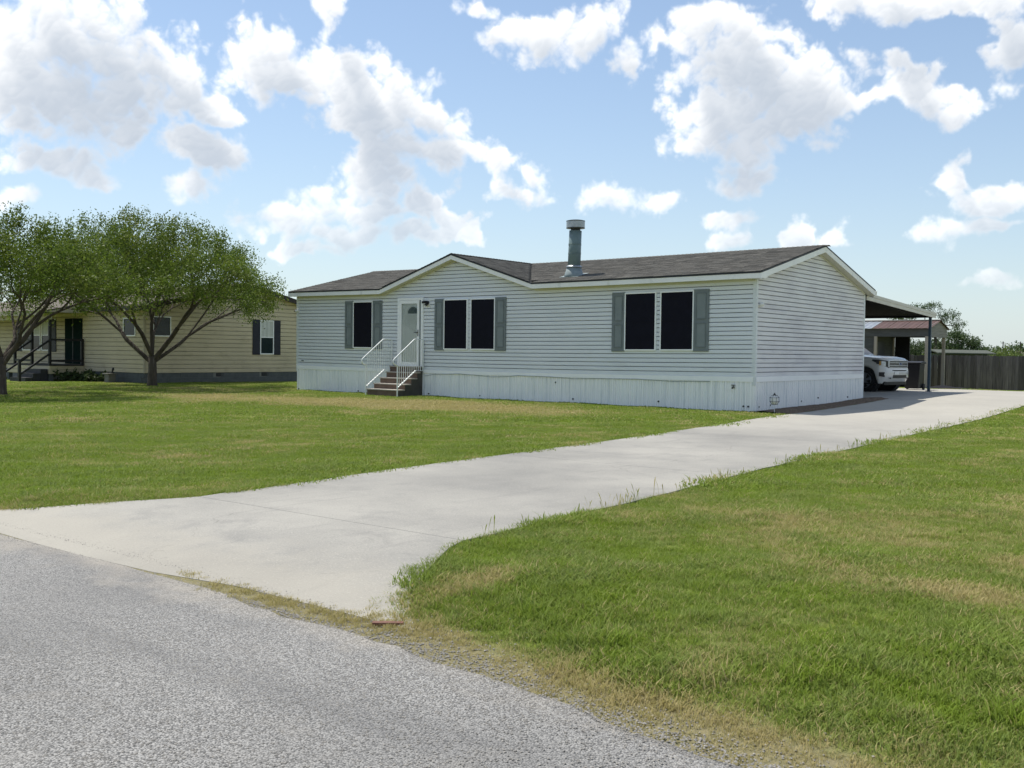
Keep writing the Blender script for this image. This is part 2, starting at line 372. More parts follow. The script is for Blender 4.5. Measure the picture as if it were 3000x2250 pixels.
def dry_field(t, p):
    """where the turf is parched: worn spots, the verge at the road and general mottling (shared by soil and blades)"""
    n = t.noise(p, 0.42, 4, 0.6)
    n2 = t.noise(p, 1.7, 4, 0.65)
    n8 = t.noise(p, 7.0, 4, 0.7)
    v = t.math('ADD', t.math('MULTIPLY', t.mapr(n, 0.46, 0.70), 0.45), t.math('MULTIPLY', t.mapr(n2, 0.46, 0.72), 0.42))
    v = t.math('ADD', v, t.math('MULTIPLY', t.math('SUBTRACT', n8, 0.5), 0.9))
    sp = t.n('ShaderNodeSeparateXYZ'); t.l(p, sp.inputs[0])
    slant = t.math('MULTIPLY', t.math('MAXIMUM', t.math('SUBTRACT', sp.outputs[0], 5.3), 0.0), 0.11)
    verge = t.math('ADD', t.math('ADD', sp.outputs[1], slant), t.math('MULTIPLY', n2, 0.9))
    v = t.math('ADD', v, t.mapr(verge, -18.85, -18.45, 0.9, 0.0, True))
    for (cx, cy, rx, ry, a) in ((-7.0, -4.0, 6.5, 3.0, 0.85), (-13.5, -5.5, 5.0, 2.6, 0.65), (9.6, -11.5, 4.2, 9.0, 0.18), (-18.5, -2.0, 3.0, 2.5, 0.35), (10.4, -13.2, 0.7, 1.6, 0.75),
                                (9.2, -17.0, 0.5, 0.42, 0.7), (9.3, -15.8, 0.5, 0.35, 0.45), (9.8, 1.0, 3, 6, 0.55), (6.75, -18.6, 0.30, 0.6, 0.6)):
        q = t.vmath('MULTIPLY', t.vmath('SUBTRACT', p, (cx, cy, 0)), (1 / rx, 1 / ry, 0))
        d = t.vmath('LENGTH', q)
        v = t.math('ADD', v, t.math('MULTIPLY', t.mapr(t.math('ADD', d, t.math('MULTIPLY', n2, 0.8)), 0.6, 1.5, 1, 0, True), a))
    return t.math('MINIMUM', v, 1.0), n2

def ground_mat():
    m, t, b = new_mat('lawn_ground')
    p = geo_pos(t)
    dry, n2 = dry_field(t, p)
    n3 = t.noise(p, 22, 5, 0.7)
    n4 = t.noise(p, 4.5, 4, 0.6)
    g = t.mix(t.mapr(n4, 0.35, 0.65), (0.125, 0.185, 0.014), (0.17, 0.225, 0.024))
    c = t.mix(t.math('MULTIPLY', dry, 0.85), g, (0.28, 0.235, 0.15))
    c = t.mix(t.mapr(n3, 0.42, 0.75, 0, 0.6), c, (0.085, 0.10, 0.035))
    t.l(c, b.inputs['Base Color'])
    b.inputs['Roughness'].default_value = 0.95
    b.inputs['Specular IOR Level'].default_value = 0.1
    bn = t.n('ShaderNodeBump'); bn.inputs['Strength'].default_value = 0.9; bn.inputs['Distance'].default_value = 0.03
    t.l(t.noise(p, 30, 5, 0.75), bn.inputs['Height']); t.l(bn.outputs[0], b.inputs['Normal'])
    return m
M['ground'] = ground_mat()

def blade_mat(name='grass_blade', dry_gain=1.0):
    m = bpy.data.materials.new(name); m.use_nodes = True
    t = NT(m.node_tree); m.node_tree.nodes.clear()
    p = geo_pos(t)
    dry, n2 = dry_field(t, p)
    at = t.n('ShaderNodeAttribute', attribute_name='tint')
    n4 = t.noise(p, 2.3, 4, 0.6)
    g = t.mix(at.outputs['Fac'], (0.082, 0.138, 0.012), (0.285, 0.345, 0.105))
    g = t.mix(t.mapr(n4, 0.35, 0.65, 0, 0.75), g, (0.18, 0.27, 0.018))
    # each blade turns straw coloured on its own where the turf is parched
    fac = t.mapr(t.math('SUBTRACT', t.math('MULTIPLY', dry, 1.15 * dry_gain), at.outputs['Fac']), -0.12, 0.25)
    c = t.mix(fac, g, (0.43, 0.36, 0.17))
    o = t.n('ShaderNodeOutputMaterial'); mx = t.n('ShaderNodeMixShader'); mx.inputs[0].default_value = 0.35
    b = t.n('ShaderNodeBsdfPrincipled'); b.inputs['Roughness'].default_value = 0.6; b.inputs['Specular IOR Level'].default_value = 0.10
    tr = t.n('ShaderNodeBsdfTranslucent')
    t.l(c, b.inputs['Base Color']); t.l(t.mix(0.3, c, (0.26, 0.34, 0.05)), tr.inputs['Color'])
    t.l(b.outputs[0], mx.inputs[1]); t.l(tr.outputs[0], mx.inputs[2]); t.l(mx.outputs[0], o.inputs[0])
    return m
M['blade'] = blade_mat()

def leaf_mat(name, c1, c2, c3, trans=0.4):
    m = bpy.data.materials.new(name); m.use_nodes = True
    t = NT(m.node_tree); m.node_tree.nodes.clear()
    at = t.n('ShaderNodeAttribute', attribute_name='tint')
    n = t.noise(geo_pos(t), 1.1, 3)
    c = t.mix(at.outputs['Fac'], c1, c2)
    c = t.mix(t.mapr(n, 0.5, 0.75, 0, 0.7), c, c3)
    o = t.n('ShaderNodeOutputMaterial'); mx = t.n('ShaderNodeMixShader'); mx.inputs[0].default_value = trans
    b = t.n('ShaderNodeBsdfPrincipled'); b.inputs['Roughness'].default_value = 0.5; b.inputs['Specular IOR Level'].default_value = 0.15
    tr = t.n('ShaderNodeBsdfTranslucent')
    t.l(c, b.inputs['Base Color']); t.l(c, tr.inputs['Color'])
    t.l(b.outputs[0], mx.inputs[1]); t.l(tr.outputs[0], mx.inputs[2]); t.l(mx.outputs[0], o.inputs[0])
    return m
M['leaf'] = leaf_mat('crape_myrtle_leaf', (0.060, 0.105, 0.014), (0.165, 0.225, 0.035), (0.16, 0.175, 0.04), 0.36)
M['leaf_pine'] = leaf_mat('pine_foliage', (0.055, 0.09, 0.042), (0.115, 0.16, 0.07), (0.08, 0.12, 0.06), 0.25)
M['leaf_bush'] = leaf_mat('bush_foliage', (0.075, 0.12, 0.03), (0.15, 0.19, 0.05), (0.12, 0.15, 0.04), 0.35)
M['leaf_dark'] = leaf_mat('dark_shrub_foliage', (0.03, 0.05, 0.02), (0.07, 0.1, 0.035), (0.05, 0.075, 0.03), 0.3)

def concrete_mat():
    m, t, b = new_mat('driveway_concrete')
    p = geo_pos(t)
    n1 = t.noise(p, 0.35, 4, 0.6)
    n2 = t.noise(p, 1.6, 7, 0.68)
    n3 = t.noise(p, 80, 3, 0.7)
    c = t.mix(t.mapr(n1, 0.35, 0.65), (0.315, 0.306, 0.278), (0.205, 0.202, 0.19))
    c = t.mix(t.mapr(n2, 0.52, 0.74, 0, 0.75), c, (0.20, 0.198, 0.188))
    # faint tyre marks along the two wheel tracks
    sx_ = t.n('ShaderNodeSeparateXYZ'); t.l(p, sx_.inputs[0])
    n5 = t.noise(t.vmath('MULTIPLY', p, (3.0, 0.35, 1)), 1.4, 4, 0.7)
    c = t.mix(t.mapr(n5, 0.58, 0.75, 0, 0.5), c, (0.175, 0.173, 0.165))
    n6 = t.noise(p, 0.9, 5, 0.7, dist=0.6)
    c = t.mix(t.mapr(n6, 0.60, 0.68, 0, 0.3), c, (0.16, 0.158, 0.15))
    c = t.mix(t.mapr(sx_.outputs[1], -9.0, 0.0, 0, 0.55, True), c, (0.42, 0.40, 0.352))   # lighter towards the house, imitating brightness from view angle and haze
    c = t.mix(t.mapr(n3, 0.56, 0.72, 0, 0.75), c, (0.42, 0.40, 0.36))
    c = t.mix(t.mapr(n3, 0.44, 0.28, 0, 0.75), c, (0.16, 0.157, 0.15))
    # hairline cracks
    cv = t.n('ShaderNodeTexVoronoi', feature='DISTANCE_TO_EDGE', voronoi_dimensions='2D')
    wv_ = t.n('ShaderNodeTexNoise'); t.l(p, wv_.inputs['Vector']); wv_.inputs['Scale'].default_value = 2.5; wv_.inputs['Detail'].default_value = 6
    t.l(t.vmath('ADD', p, t.vmath('SCALE', wv_.outputs['Color'], scale=0.55)), cv.inputs['Vector']); cv.inputs['Scale'].default_value = 0.23
    crk = t.math('MULTIPLY', t.mapr(cv.outputs['Distance'], 0.0005, 0.0018, 0.4, 0), t.mapr(n6, 0.42, 0.55))
    c = t.mix(crk, c, (0.10, 0.095, 0.085))
    # pale silt washed over the road end
    sp = t.n('ShaderNodeSeparateXYZ'); t.l(p, sp.inputs[0])
    silt = t.math('ADD', sp.outputs[1], t.math('MULTIPLY', n2, 1.8))
    c = t.mix(t.mapr(silt, -18.4, -17.5, 0.42, 0, True), c, (0.37, 0.345, 0.29))
    t.l(c, b.inputs['Base Color'])
    b.inputs['Roughness'].default_value = 0.9
    b.inputs['Specular IOR Level'].default_value = 0.2
    bn = t.n('ShaderNodeBump'); bn.inputs['Strength'].default_value = 0.4; bn.inputs['Distance'].default_value = 0.004
    t.l(n3, bn.inputs['Height']); t.l(bn.outputs[0], b.inputs['Normal'])
    return m
M['concrete'] = concrete_mat()
M['joint'] = noisy('joint_dirt', (0.14, 0.13, 0.11), (0.20, 0.18, 0.15), 12, 0.95)

def road_mat():
    m, t, b = new_mat('chip_seal_road')
    p = geo_pos(t)
    v = t.n('ShaderNodeTexVoronoi', voronoi_dimensions='2D'); t.l(p, v.inputs['Vector']); v.inputs['Scale'].default_value = 125
    v2 = t.n('ShaderNodeTexVoronoi', voronoi_dimensions='2D'); t.l(p, v2.inputs['Vector']); v2.inputs['Scale'].default_value = 210
    s = t.n('ShaderNodeSeparateColor'); t.l(v.outputs['Color'], s.inputs[0])
    s2 = t.n('ShaderNodeSeparateColor'); t.l(v2.outputs['Color'], s2.inputs[0])
    n1 = t.noise(p, 0.5, 4, 0.6)
    n2 = t.noise(p, 3.0, 4, 0.6)
    n7 = t.noise(t.vmath('MULTIPLY', p, (0.25, 1.6, 1)), 1.0, 4, 0.6)
    c = t.mix(s.outputs[0], (0.10, 0.10, 0.099), (0.40, 0.396, 0.382))
    c = t.mix(t.mapr(s2.outputs[1], 0.7, 1.0, 0, 0.7), c, (0.40, 0.39, 0.37))
    gap = t.mapr(v.outputs['Distance'], 0.35, 0.75)
    c = t.mix(t.math('MULTIPLY', gap, 0.75), c, (0.055, 0.055, 0.056))
    c = t.mix(t.mapr(n1, 0.45, 0.7, 0, 0.35), c, (0.15, 0.149, 0.146))
    c = t.mix(t.mapr(n2, 0.55, 0.75, 0, 0.3), c, (0.27, 0.255, 0.23))
    c = t.mix(t.mapr(n7, 0.50, 0.68, 0, 0.45), c, (0.115, 0.116, 0.118))      # bitumen showing through in the wheel paths
    # sandy washed margin along the verge
    sp = t.n('ShaderNodeSeparateXYZ'); t.l(p, sp.inputs[0])
    mg = t.math('ADD', sp.outputs[1], t.math('MULTIPLY', t.math('SUBTRACT', n2, 0.5), 0.9))
    c = t.mix(t.mapr(mg, -19.95, -19.4, 0, 0.55, True), c, (0.40, 0.365, 0.31))
    t.l(c, b.inputs['Base Color'])
    b.inputs['Roughness'].default_value = 0.85
    b.inputs['Specular IOR Level'].default_value = 0.25
    bn = t.n('ShaderNodeBump'); bn.inputs['Strength'].default_value = 0.8; bn.inputs['Distance'].default_value = 0.006
    bn.invert = True
    t.l(v.outputs['Distance'], bn.inputs['Height']); t.l(bn.outputs[0], b.inputs['Normal'])
    return m
M['road'] = road_mat()

# ------------------------------------------------------------------ mesh helpers
def tagp(o, label=None, cat=None, group=None, kind=None):
    if label: o['label'] = label
    if cat: o['category'] = cat
    if group: o['group'] = group
    if kind: o['kind'] = kind
    return o
def empty(name, loc, label=None, cat=None, group=None):
    o = bpy.data.objects.new(name, None)
    o.empty_display_size = 0.2
    o.location = loc
    COL.objects.link(o)
    return tagp(o, label, cat, group)
def root_loc(o):
    v = Vector((0, 0, 0))
    while o is not None:
        v += o.location
        o = o.parent
    return v
HOUSE_L, HOUSE_W = 17.37, 7.72
def sag(x, z):
    """the old floor has settled a few centimetres mid-span"""
    if z < 0.70:
        return 0.0
    tt = min(1.0, max(0.0, -x / HOUSE_L))
    return -0.05 * math.sin(math.pi * tt) * min(1.0, (z - 0.70) / 0.1)
class MB:
    def __init__(self):
        self.v = []; self.f = []; self.tint = []
    def quad(self, *pts):
        i = len(self.v); self.v += [tuple(p) for p in pts]; self.f.append(tuple(range(i, i + len(pts)))); return self
    def box(self, x0, x1, y0, y1, z0, z1, nx=1):
        for k in range(nx + 1):
            x = x0 + (x1 - x0) * k / nx
            i = len(self.v)
            self.v += [(x, y0, z0), (x, y1, z0), (x, y1, z1), (x, y0, z1)]
            if k:
                a = i - 4
                for q in range(4):
                    r = (q + 1) % 4
                    self.f.append((a + q, a + r, i + r, i + q))
        b0 = len(self.v) - 4 * (nx + 1); e = len(self.v) - 4
        self.f.append((b0, b0 + 3, b0 + 2, b0 + 1)); self.f.append((e, e + 1, e + 2, e + 3))
        return self
    def prism(self, poly, vec):
        """extrude a planar polygon (3D points) by vec"""
        n = len(poly); i = len(self.v); vec = Vector(vec)
        self.v += [tuple(p) for p in poly] + [tuple(Vector(p) + vec) for p in poly]
        self.f.append(tuple(range(i, i + n))[::-1]); self.f.append(tuple(range(i + n, i + 2 * n)))
        for k in range(n):
            j = (k + 1) % n
            self.f.append((i + k, i + j, i + n + j, i + n + k))
        return self
    def profile_x(self, prof, x0, x1, nx=1):
        """closed (y,z) profile swept along x"""
        n = len(prof); b0 = len(self.v)
        for k in range(nx + 1):
            x = x0 + (x1 - x0) * k / nx
            self.v += [(x, y, z) for y, z in prof]
        for k in range(nx):
            a = b0 + k * n; c = a + n
            for q in range(n):
                r = (q + 1) % n
                self.f.append((a + q, a + r, c + r, c + q))
        self.f.append(tuple(range(b0, b0 + n))[::-1]); self.f.append(tuple(range(b0 + nx * n, b0 + nx * n + n)))
        return self
    def tube(self, pts, rad, n=8, cap=True):
        pts = [Vector(p) for p in pts]
        if not hasattr(rad, '__len__'): rad = [rad] * len(pts)
        b0 = len(self.v); up = None
        for k, p in enumerate(pts):
            d = (pts[min(k + 1, len(pts) - 1)] - pts[max(k - 1, 0)])
            if d.length < 1e-9: d = Vector((0, 0, 1))
            d.normalize()
            if up is None:
                up = d.orthogonal().normalized()
            up = (up - d * up.dot(d))
            if up.length < 1e-6: up = d.orthogonal()
            up.normalize()
            s = d.cross(up)
            for q in range(n):
                a = 2 * math.pi * q / n
                self.v.append(tuple(p + (up * math.cos(a) + s * math.sin(a)) * rad[k]))
        for k in range(len(pts) - 1):
            for q in range(n):
                r = (q + 1) % n
                a = b0 + k * n
                self.f.append((a + q, a + r, a + n + r, a + n + q))
        if cap:
            self.f.append(tuple(range(b0, b0 + n))[::-1])
            e = b0 + (len(pts) - 1) * n
            self.f.append(tuple(range(e, e + n)))
        return self
    def lathe(self, cx, cy, prof, n=20):
        b0 = len(self.v)
        for (r, z) in prof:
            for q in range(n):
                a = 2 * math.pi * q / n
                self.v.append((cx + r * math.cos(a), cy + r * math.sin(a), z))
        for k in range(len(prof) - 1):
            for q in range(n):
                r = (q + 1) % n; a = b0 + k * n
                self.f.append((a + q, a + r, a + n + r, a + n + q))
        self.f.append(tuple(range(b0, b0 + n))[::-1])
        e = b0 + (len(prof) - 1) * n
        self.f.append(tuple(range(e, e + n)))
        return self
    def mesh(self, name, off=(0, 0, 0), sagged=False):
        me = bpy.data.meshes.new(name)
        ox, oy, oz = off
        if sagged:
            vv = [(x - ox, y - oy, z + sag(x, z) - oz) for x, y, z in self.v]
        else:
            vv = [(x - ox, y - oy, z - oz) for x, y, z in self.v]
        me.from_pydata(vv, [], self.f)
        me.update()
        return me
    def build(self, name, mat, parent=None, sagged=False, smooth=False, bevel=0.0, origin=None):
        off = root_loc(parent) if parent is not None else Vector((0, 0, 0))
        loc = None
        if origin is not None:
            loc = Vector(origin) - off; off = Vector(origin)
        me = self.mesh(name, off, sagged)
        me.materials.append(M[mat] if isinstance(mat, str) else mat)
        if smooth:
            for p in me.polygons: p.use_smooth = True
        o = bpy.data.objects.new(name, me)
        COL.objects.link(o)
        if parent is not None: o.parent = parent
        if loc is not None: o.location = loc
        if bevel:
            md = o.modifiers.new('bevel', 'BEVEL'); md.width = bevel; md.segments = 2; md.limit_method = 'ANGLE'
        return o
def inst(name, me, parent, loc, rot=(0, 0, 0), scale=(1, 1, 1)):
    o = bpy.data.objects.new(name, me)
    COL.objects.link(o)
    o.parent = parent
    o.location = Vector(loc) - root_loc(parent)
    o.rotation_euler = rot
    o.scale = scale
    return o
def np_mesh(name, V, F, mat, tint=None, n=3):
    """fast mesh from numpy arrays; F is (m, n)"""
    me = bpy.data.meshes.new(name)
    me.vertices.add(len(V)); me.vertices.foreach_set('co', np.asarray(V, np.float32).ravel())
    m = len(F)
    me.loops.add(m * n); me.loops.foreach_set('vertex_index', np.asarray(F, np.int32).ravel())
    me.polygons.add(m)
    me.polygons.foreach_set('loop_start', np.arange(0, m * n, n, dtype=np.int32))
    me.update(calc_edges=True)
    if tint is not None:
        a = me.attributes.new('tint', 'FLOAT', 'POINT'); a.data.foreach_set('value', np.asarray(tint, np.float32))
    me.materials.append(M[mat] if isinstance(mat, str) else mat)
    return me
def sstep(a, b, x):
    t = np.clip((np.asarray(x, float) - a) / (b - a), 0, 1)
    return t * t * (3 - 2 * t)

# ------------------------------------------------------------------ ground
def ground_z(x, y):
    x = np.asarray(x, float); y = np.asarray(y, float)
    z = -0.10 * (1 - sstep(-20.0, -18.2, y))
    z = z + 0.10 * (1 - sstep(-27.0, -25.5, y))
    rise = 0.15 * sstep(0.0, 12.0, y) * (1 - sstep(18.5, 24.5, y)) * sstep(-24, -14, x) * (1 - sstep(14, 30, x))
    bump = 0.018 * np.sin(x * 0.9 + 1.3 * np.sin(y * 0.5)) * np.sin(y * 0.7 + 0.6) * (1 - sstep(30, 60, np.hypot(x, y)))
    clear = sstep(-18.2, -17, y) * (1 - (1 - sstep(6.2, 7.4, x)) * sstep(0.4, 1.2, x))
    return z + rise + bump * clear
# drive edges, x as a function of y
DL = [(-19.55, 0.9), (-19.3, 1.5), (-19.11, 1.8), (-18.47, 2.33), (-17.77, 2.62), (-16.59, 2.55), (-15.04, 2.36), (-10.02, 2.07), (-5.5, 1.62), (-1.77, 1.18), (0.14, 1.10), (8.0, 0.75)]
DR = [(-19.55, 7.05), (-19.41, 6.9), (-18.8, 6.42), (-17.77, 5.90), (-14.87, 5.78), (-11.66, 5.52), (-2.13, 5.10), (7.18, 4.66), (8.0, 4.65)]
def xl(y): return float(np.interp(y, [p[0] for p in DL], [p[1] for p in DL]))
def xr(y): return float(np.interp(y, [p[0] for p in DR], [p[1] for p in DR]))
APRON = (-9.0, 7.5, 8.0, 18.3)     # carport slab x0, x1, y0, y1
def make_ground():
    def axis(lo, hi, step):
        a = list(np.arange(lo, hi + 1e-6, step))
        d = step; v = hi
        pos = []
        while v < 4000:
            d *= 1.35; v += d; pos.append(v)
        d = step; v = lo
        neg = []
        while v > -4000:
            d *= 1.35; v -= d; neg.append(v)
        return np.array(neg[::-1] + a + pos)
    xs = axis(-30, 16, 0.4); ys = axis(-27, 27, 0.4)
    X, Y = np.meshgrid(xs, ys)
    Z = ground_z(X, Y)
    # the soil lies a little lower under slabs and road so that nothing is coplanar
    under = (Y > -18.8) & (Y < 8.2)
    L = np.interp(Y, [p[0] for p in DL], [p[1] for p in DL]); Rr = np.interp(Y, [p[0] for p in DR], [p[1] for p in DR])
    Z = np.where(under & (X > L + 0.25) & (X < Rr - 0.25), Z - 0.06, Z)
    Z = np.where((X > APRON[0] + 0.3) & (X < APRON[1] - 0.3) & (Y > APRON[2] + 0.1) & (Y < APRON[3] - 0.3), Z - 0.06, Z)
    Z = np.where((Y < -19.85) & (Y > -25.0), Z - 0.05, Z)
    ny, nx = X.shape
    V = np.stack([X.ravel(), Y.ravel(), Z.ravel()], 1)
    idx = np.arange(nx * ny).reshape(ny, nx)
    F = np.stack([idx[:-1, :-1].ravel(), idx[:-1, 1:].ravel(), idx[1:, 1:].ravel(), idx[1:, :-1].ravel()], 1)
    me = np_mesh('ground', V, F, 'ground', n=4)
    for p in me.polygons: p.use_smooth = True
    o = bpy.data.objects.new('ground', me); COL.objects.link(o)
    tagp(o, 'mown lawn and field reaching to the horizon', None, None, 'structure')
make_ground()

def road_edge(x):
    return -19.38 - 0.11 * np.clip(np.asarray(x, float) - 5.3, 0, 6)
def make_road():
    xs = np.concatenate([np.arange(-300, -20, 4.0), np.arange(-20, 25, 0.15), np.arange(25, 301, 4.0)])
    # ragged verge line on the near lawn side
    wob = 0.10 * np.sin(xs * 1.9) + 0.06 * np.sin(xs * 4.7 + 1) + 0.035 * np.sin(xs * 11.3 + 2) + 0.02 * np.sin(xs * 23.0)
    edge = road_edge(xs) + 0.4 * wob + 0.012 * np.sin(xs * 41.0) + 0.010 * np.sin(xs * 67.0 + 1)
    edge2 = -25.4 + 0.5 * wob[::-1]
    T = np.array([0, 0.02, 0.08, 0.2, 0.35, 0.5, 0.65, 0.8, 0.92, 1.0])
    V = []
    for k, x in enumerate(xs):
        for t in T:
            y = edge[k] + (edge2[k] - edge[k]) * t
            z = -0.084 + 0.030 * math.sin(math.pi * t)
            if t in (0, 1.0): z = -0.110
            V.append((x, y, z))
    n = len(T); F = []
    for k in range(len(xs) - 1):
        for q in range(n - 1):
            a = k * n + q
            F.append((a, a + 1, a + n + 1, a + n))
    me = np_mesh('road', np.array(V), np.array(F)[:, ::-1], 'road', n=4)
    for p in me.polygons: p.use_smooth = True
    o = bpy.data.objects.new('road', me); COL.objects.link(o)
    tagp(o, 'grey chip-seal road along the front of the lots', None, None, 'structure')
make_road()

def make_driveway():
    root = empty('driveway', (3.5, -10, 0), 'long pale concrete driveway from the road to the carport')
    root['kind'] = 'structure'
    joints = [-19.55, -17.7, -12.6, -7.4, -2.2, 3.0, 8.0]
    G = 0.003
    def HH(y): return 0.003 + 0.019 * float(sstep(-19.6, -18.7, y))
    H = 0.022
    for a, b in zip(joints[:-1], joints[1:]):
        n = max(6, int((b - a) / 0.3))
        ysl = [a + G + (b - a - 2 * G) * k / n for k in range(n + 1)]
        m = MB(); NX = 8
        for y in ysl:
            x0, x1 = xl(y), xr(y)
            x0 += 0.012 * math.sin(y * 7.3) ; x1 += 0.012 * math.sin(y * 6.1 + 1)
            for q in range(NX + 1):
                x = x0 + (x1 - x0) * q / NX
                y2 = y
                if a < -19:
                    dl_ = 0.04 + 0.09 * float(sstep(4.6, 5.6, x)) + 0.02 * math.sin(x * 9.0) + 0.015 * math.sin(x * 23.0)
                    y2 = y + (b - y) / (b - a) * dl_
                m.v.append((x, y2, float(ground_z(x, y2)) + HH(y2)))
        w = NX + 1
        for k in range(n):
            for q in range(NX):
                i = k * w + q
                m.f.append((i, i + 1, i + w + 1, i + w))
        # edges go down into the soil
        ring = [q for q in range(w)] + [k * w + NX for k in range(1, n + 1)] + [n * w + q for q in range(NX - 1, -1, -1)] + [k * w for k in range(n - 1, 0, -1)]
        base = len(m.v)
        for r_ in ring:
            x, y, z = m.v[r_]; m.v.append((x, y, z - 0.10))
        L_ = len(ring)
        for k in range(L_):
            j = (k + 1) % L_
            m.f.append((ring[j], ring[k], base + k, base + j))
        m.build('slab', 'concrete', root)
    # parking apron behind the house
    xs = [APRON[0], -3.4, 0.9, 4.65, APRON[1]]
    yy = [8.0, 13.0, 18.3]
    for i in range(len(xs) - 1):
        for j in range(2):
            m = MB(); N = 5
            x0, x1, y0, y1 = xs[i] + G, xs[i + 1] - G, yy[j] + G, yy[j + 1] - G
            for k in range(N + 1):
                for q in range(N + 1):
                    x = x0 + (x1 - x0) * q / N; y = y0 + (y1 - y0) * k / N
                    m.v.append((x, y, float(ground_z(x, y)) + H))
            w = N + 1
            for k in range(N):
                for q in range(N):
                    a = k * w + q
                    m.f.append((a, a + 1, a + w + 1, a + w))
            ring = [q for q in range(w)] + [k * w + N for k in range(1, w)] + [N * w + q for q in range(N - 1, -1, -1)] + [k * w for k in range(N - 1, 0, -1)]
            base = len(m.v)
            for r_ in ring:
                x, y, z = m.v[r_]; m.v.append((x, y, z - 0.10))
            for k in range(len(ring)):
                jn = (k + 1) % len(ring)
                m.f.append((ring[jn], ring[k], base + k, base + jn))
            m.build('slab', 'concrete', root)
    # soil that fills the joints
    m = MB()
    for y in joints[1:-1]:
        m.box(xl(y) + 0.02, xr(y) - 0.02, y - 0.02, y + 0.02, float(ground_z(3.5, y)) - 0.05, float(ground_z(3.5, y)) + 0.012)
    m.build('joint_filler', 'joint', root)
make_driveway()

# mulch bed along the gable wall
def make_mulch():
    m = MB()
    ysl = np.linspace(-0.25, 8.1, 40)
    prev = None
    for y in ysl:
        x1 = xl(y) - 0.06 + 0.05 * math.sin(y * 5)
        if y < 0.3: x1 = min(x1, 0.75 + 1.2 * (y + 0.25))
        row = []
        for q in range(7):
            t = q / 6
            x = -0.02 + (x1 + 0.02) * t
            z = float(ground_z(x, y)) + 0.012 + 0.035 * math.sin(math.pi * t) + 0.012 * math.sin(x * 31 + y * 17)
            row.append(len(m.v)); m.v.append((x, y, z))
        if prev:
            for q in range(6):
                m.f.append((prev[q], prev[q + 1], row[q + 1], row[q]))
        prev = row
    o = m.build('mulch_bed', 'mulch', None, smooth=True)
    tagp(o, 'brown mulch strip between the gable wall and the driveway', 'mulch', None, 'stuff')
make_mulch()

# ------------------------------------------------------------------ the grey manufactured home
ZB, CRS = 0.877, 0.1143            # bottom of siding, course height
EAVE_Z, RIDGE_Z, RIDGE_Y = 3.46, 4.455, 3.86
OV = 0.27                          # eave overhang
X0, X1 = -HOUSE_L, 0.0
RX0, RX1 = -17.55, 0.245           # roof ends
SLOPE = (RIDGE_Z - EAVE_Z) / (RIDGE_Y + OV)
DX0, DXC, DX1 = -12.99, -9.88, -6.77      # front cross gable
DZ = 4.45
def roof_z(y):
    return EAVE_Z + SLOPE * (y + OV) if y <= RIDGE_Y else RIDGE_Z - SLOPE * (y - RIDGE_Y)

house = empty('manufactured_home', (-8.7, 3.86, 0), 'long grey-blue vinyl-sided manufactured home with white skirting and brown shingle roof', 'house')
H = dict(parent=house, sagged=True)

def course_board(axis, base, s0, s1, t0, t1, z0, z1, out, nseg=1):
    """one lap of siding. axis 'x': runs along x on plane y=base, facing out*y; axis 'y': along y on plane x=base."""
    h = z1 - z0
    prof = [(-0.030, z0), (0.017, z0), (0.0185, z0 + 0.010), (0.015, z1 - 0.026), (0.010, z1 - 0.016), (-0.030, z1 - 0.014), (-0.030, z1)]
    m = MB(); n = len(prof)
    for k in range(nseg + 1):
        u = k / nseg
        for d, z in prof:
            t = (z - z0) / h
            a = s0 + (t0 - s0) * t; b = s1 + (t1 - s1) * t
            s = a + (b - a) * u
            m.v.append((s, base + out * d, z) if axis == 'x' else (base + out * d, s, z))
    for k in range(nseg):
        a = k * n; c = a + n
        for q in range(n):
            r = (q + 1) % n
            m.f.append((a + q, a + r, c + r, c + q))
    m.f.append(tuple(range(n))[::-1]); m.f.append(tuple(range(nseg * n, nseg * n + n)))
    return m

# front wall
m = MB().box(X0 + 0.02, X1 - 0.02, 0.034, 0.13, ZB - 0.15, EAVE_Z - 0.17, nx=12)
m.prism([(DX0 + 0.2, 0.036, EAVE_Z - 0.172), (DX1 - 0.2, 0.036, EAVE_Z - 0.172), (DXC, 0.036, DZ - 0.2)], (0, 0.07, 0))
front_wall = m.build('front_wall', 'siding', **H)
ncourse = 21
for k in range(ncourse):
    z0 = ZB + k * CRS
    course_board('x', 0.0, X0 + 0.045, X1 - 0.045, X0 + 0.045, X1 - 0.045, z0, z0 + CRS, -1, 12).build('siding_board', 'siding', front_wall, True)
apex = DZ - 0.225
sl = (apex - 3.29) / 3.08
k = ncourse
while ZB + k * CRS < apex - 0.03:
    z0 = ZB + k * CRS; z1 = min(z0 + CRS, apex)
    a0 = (apex - z0) / sl; a1 = max(0.02, (apex - z1) / sl)
    course_board('x', 0.0, DXC - a0, DXC + a0, DXC - a1, DXC + a1, z0, z1, -1, 6).build('siding_board', 'siding', front_wall, True)
    k += 1
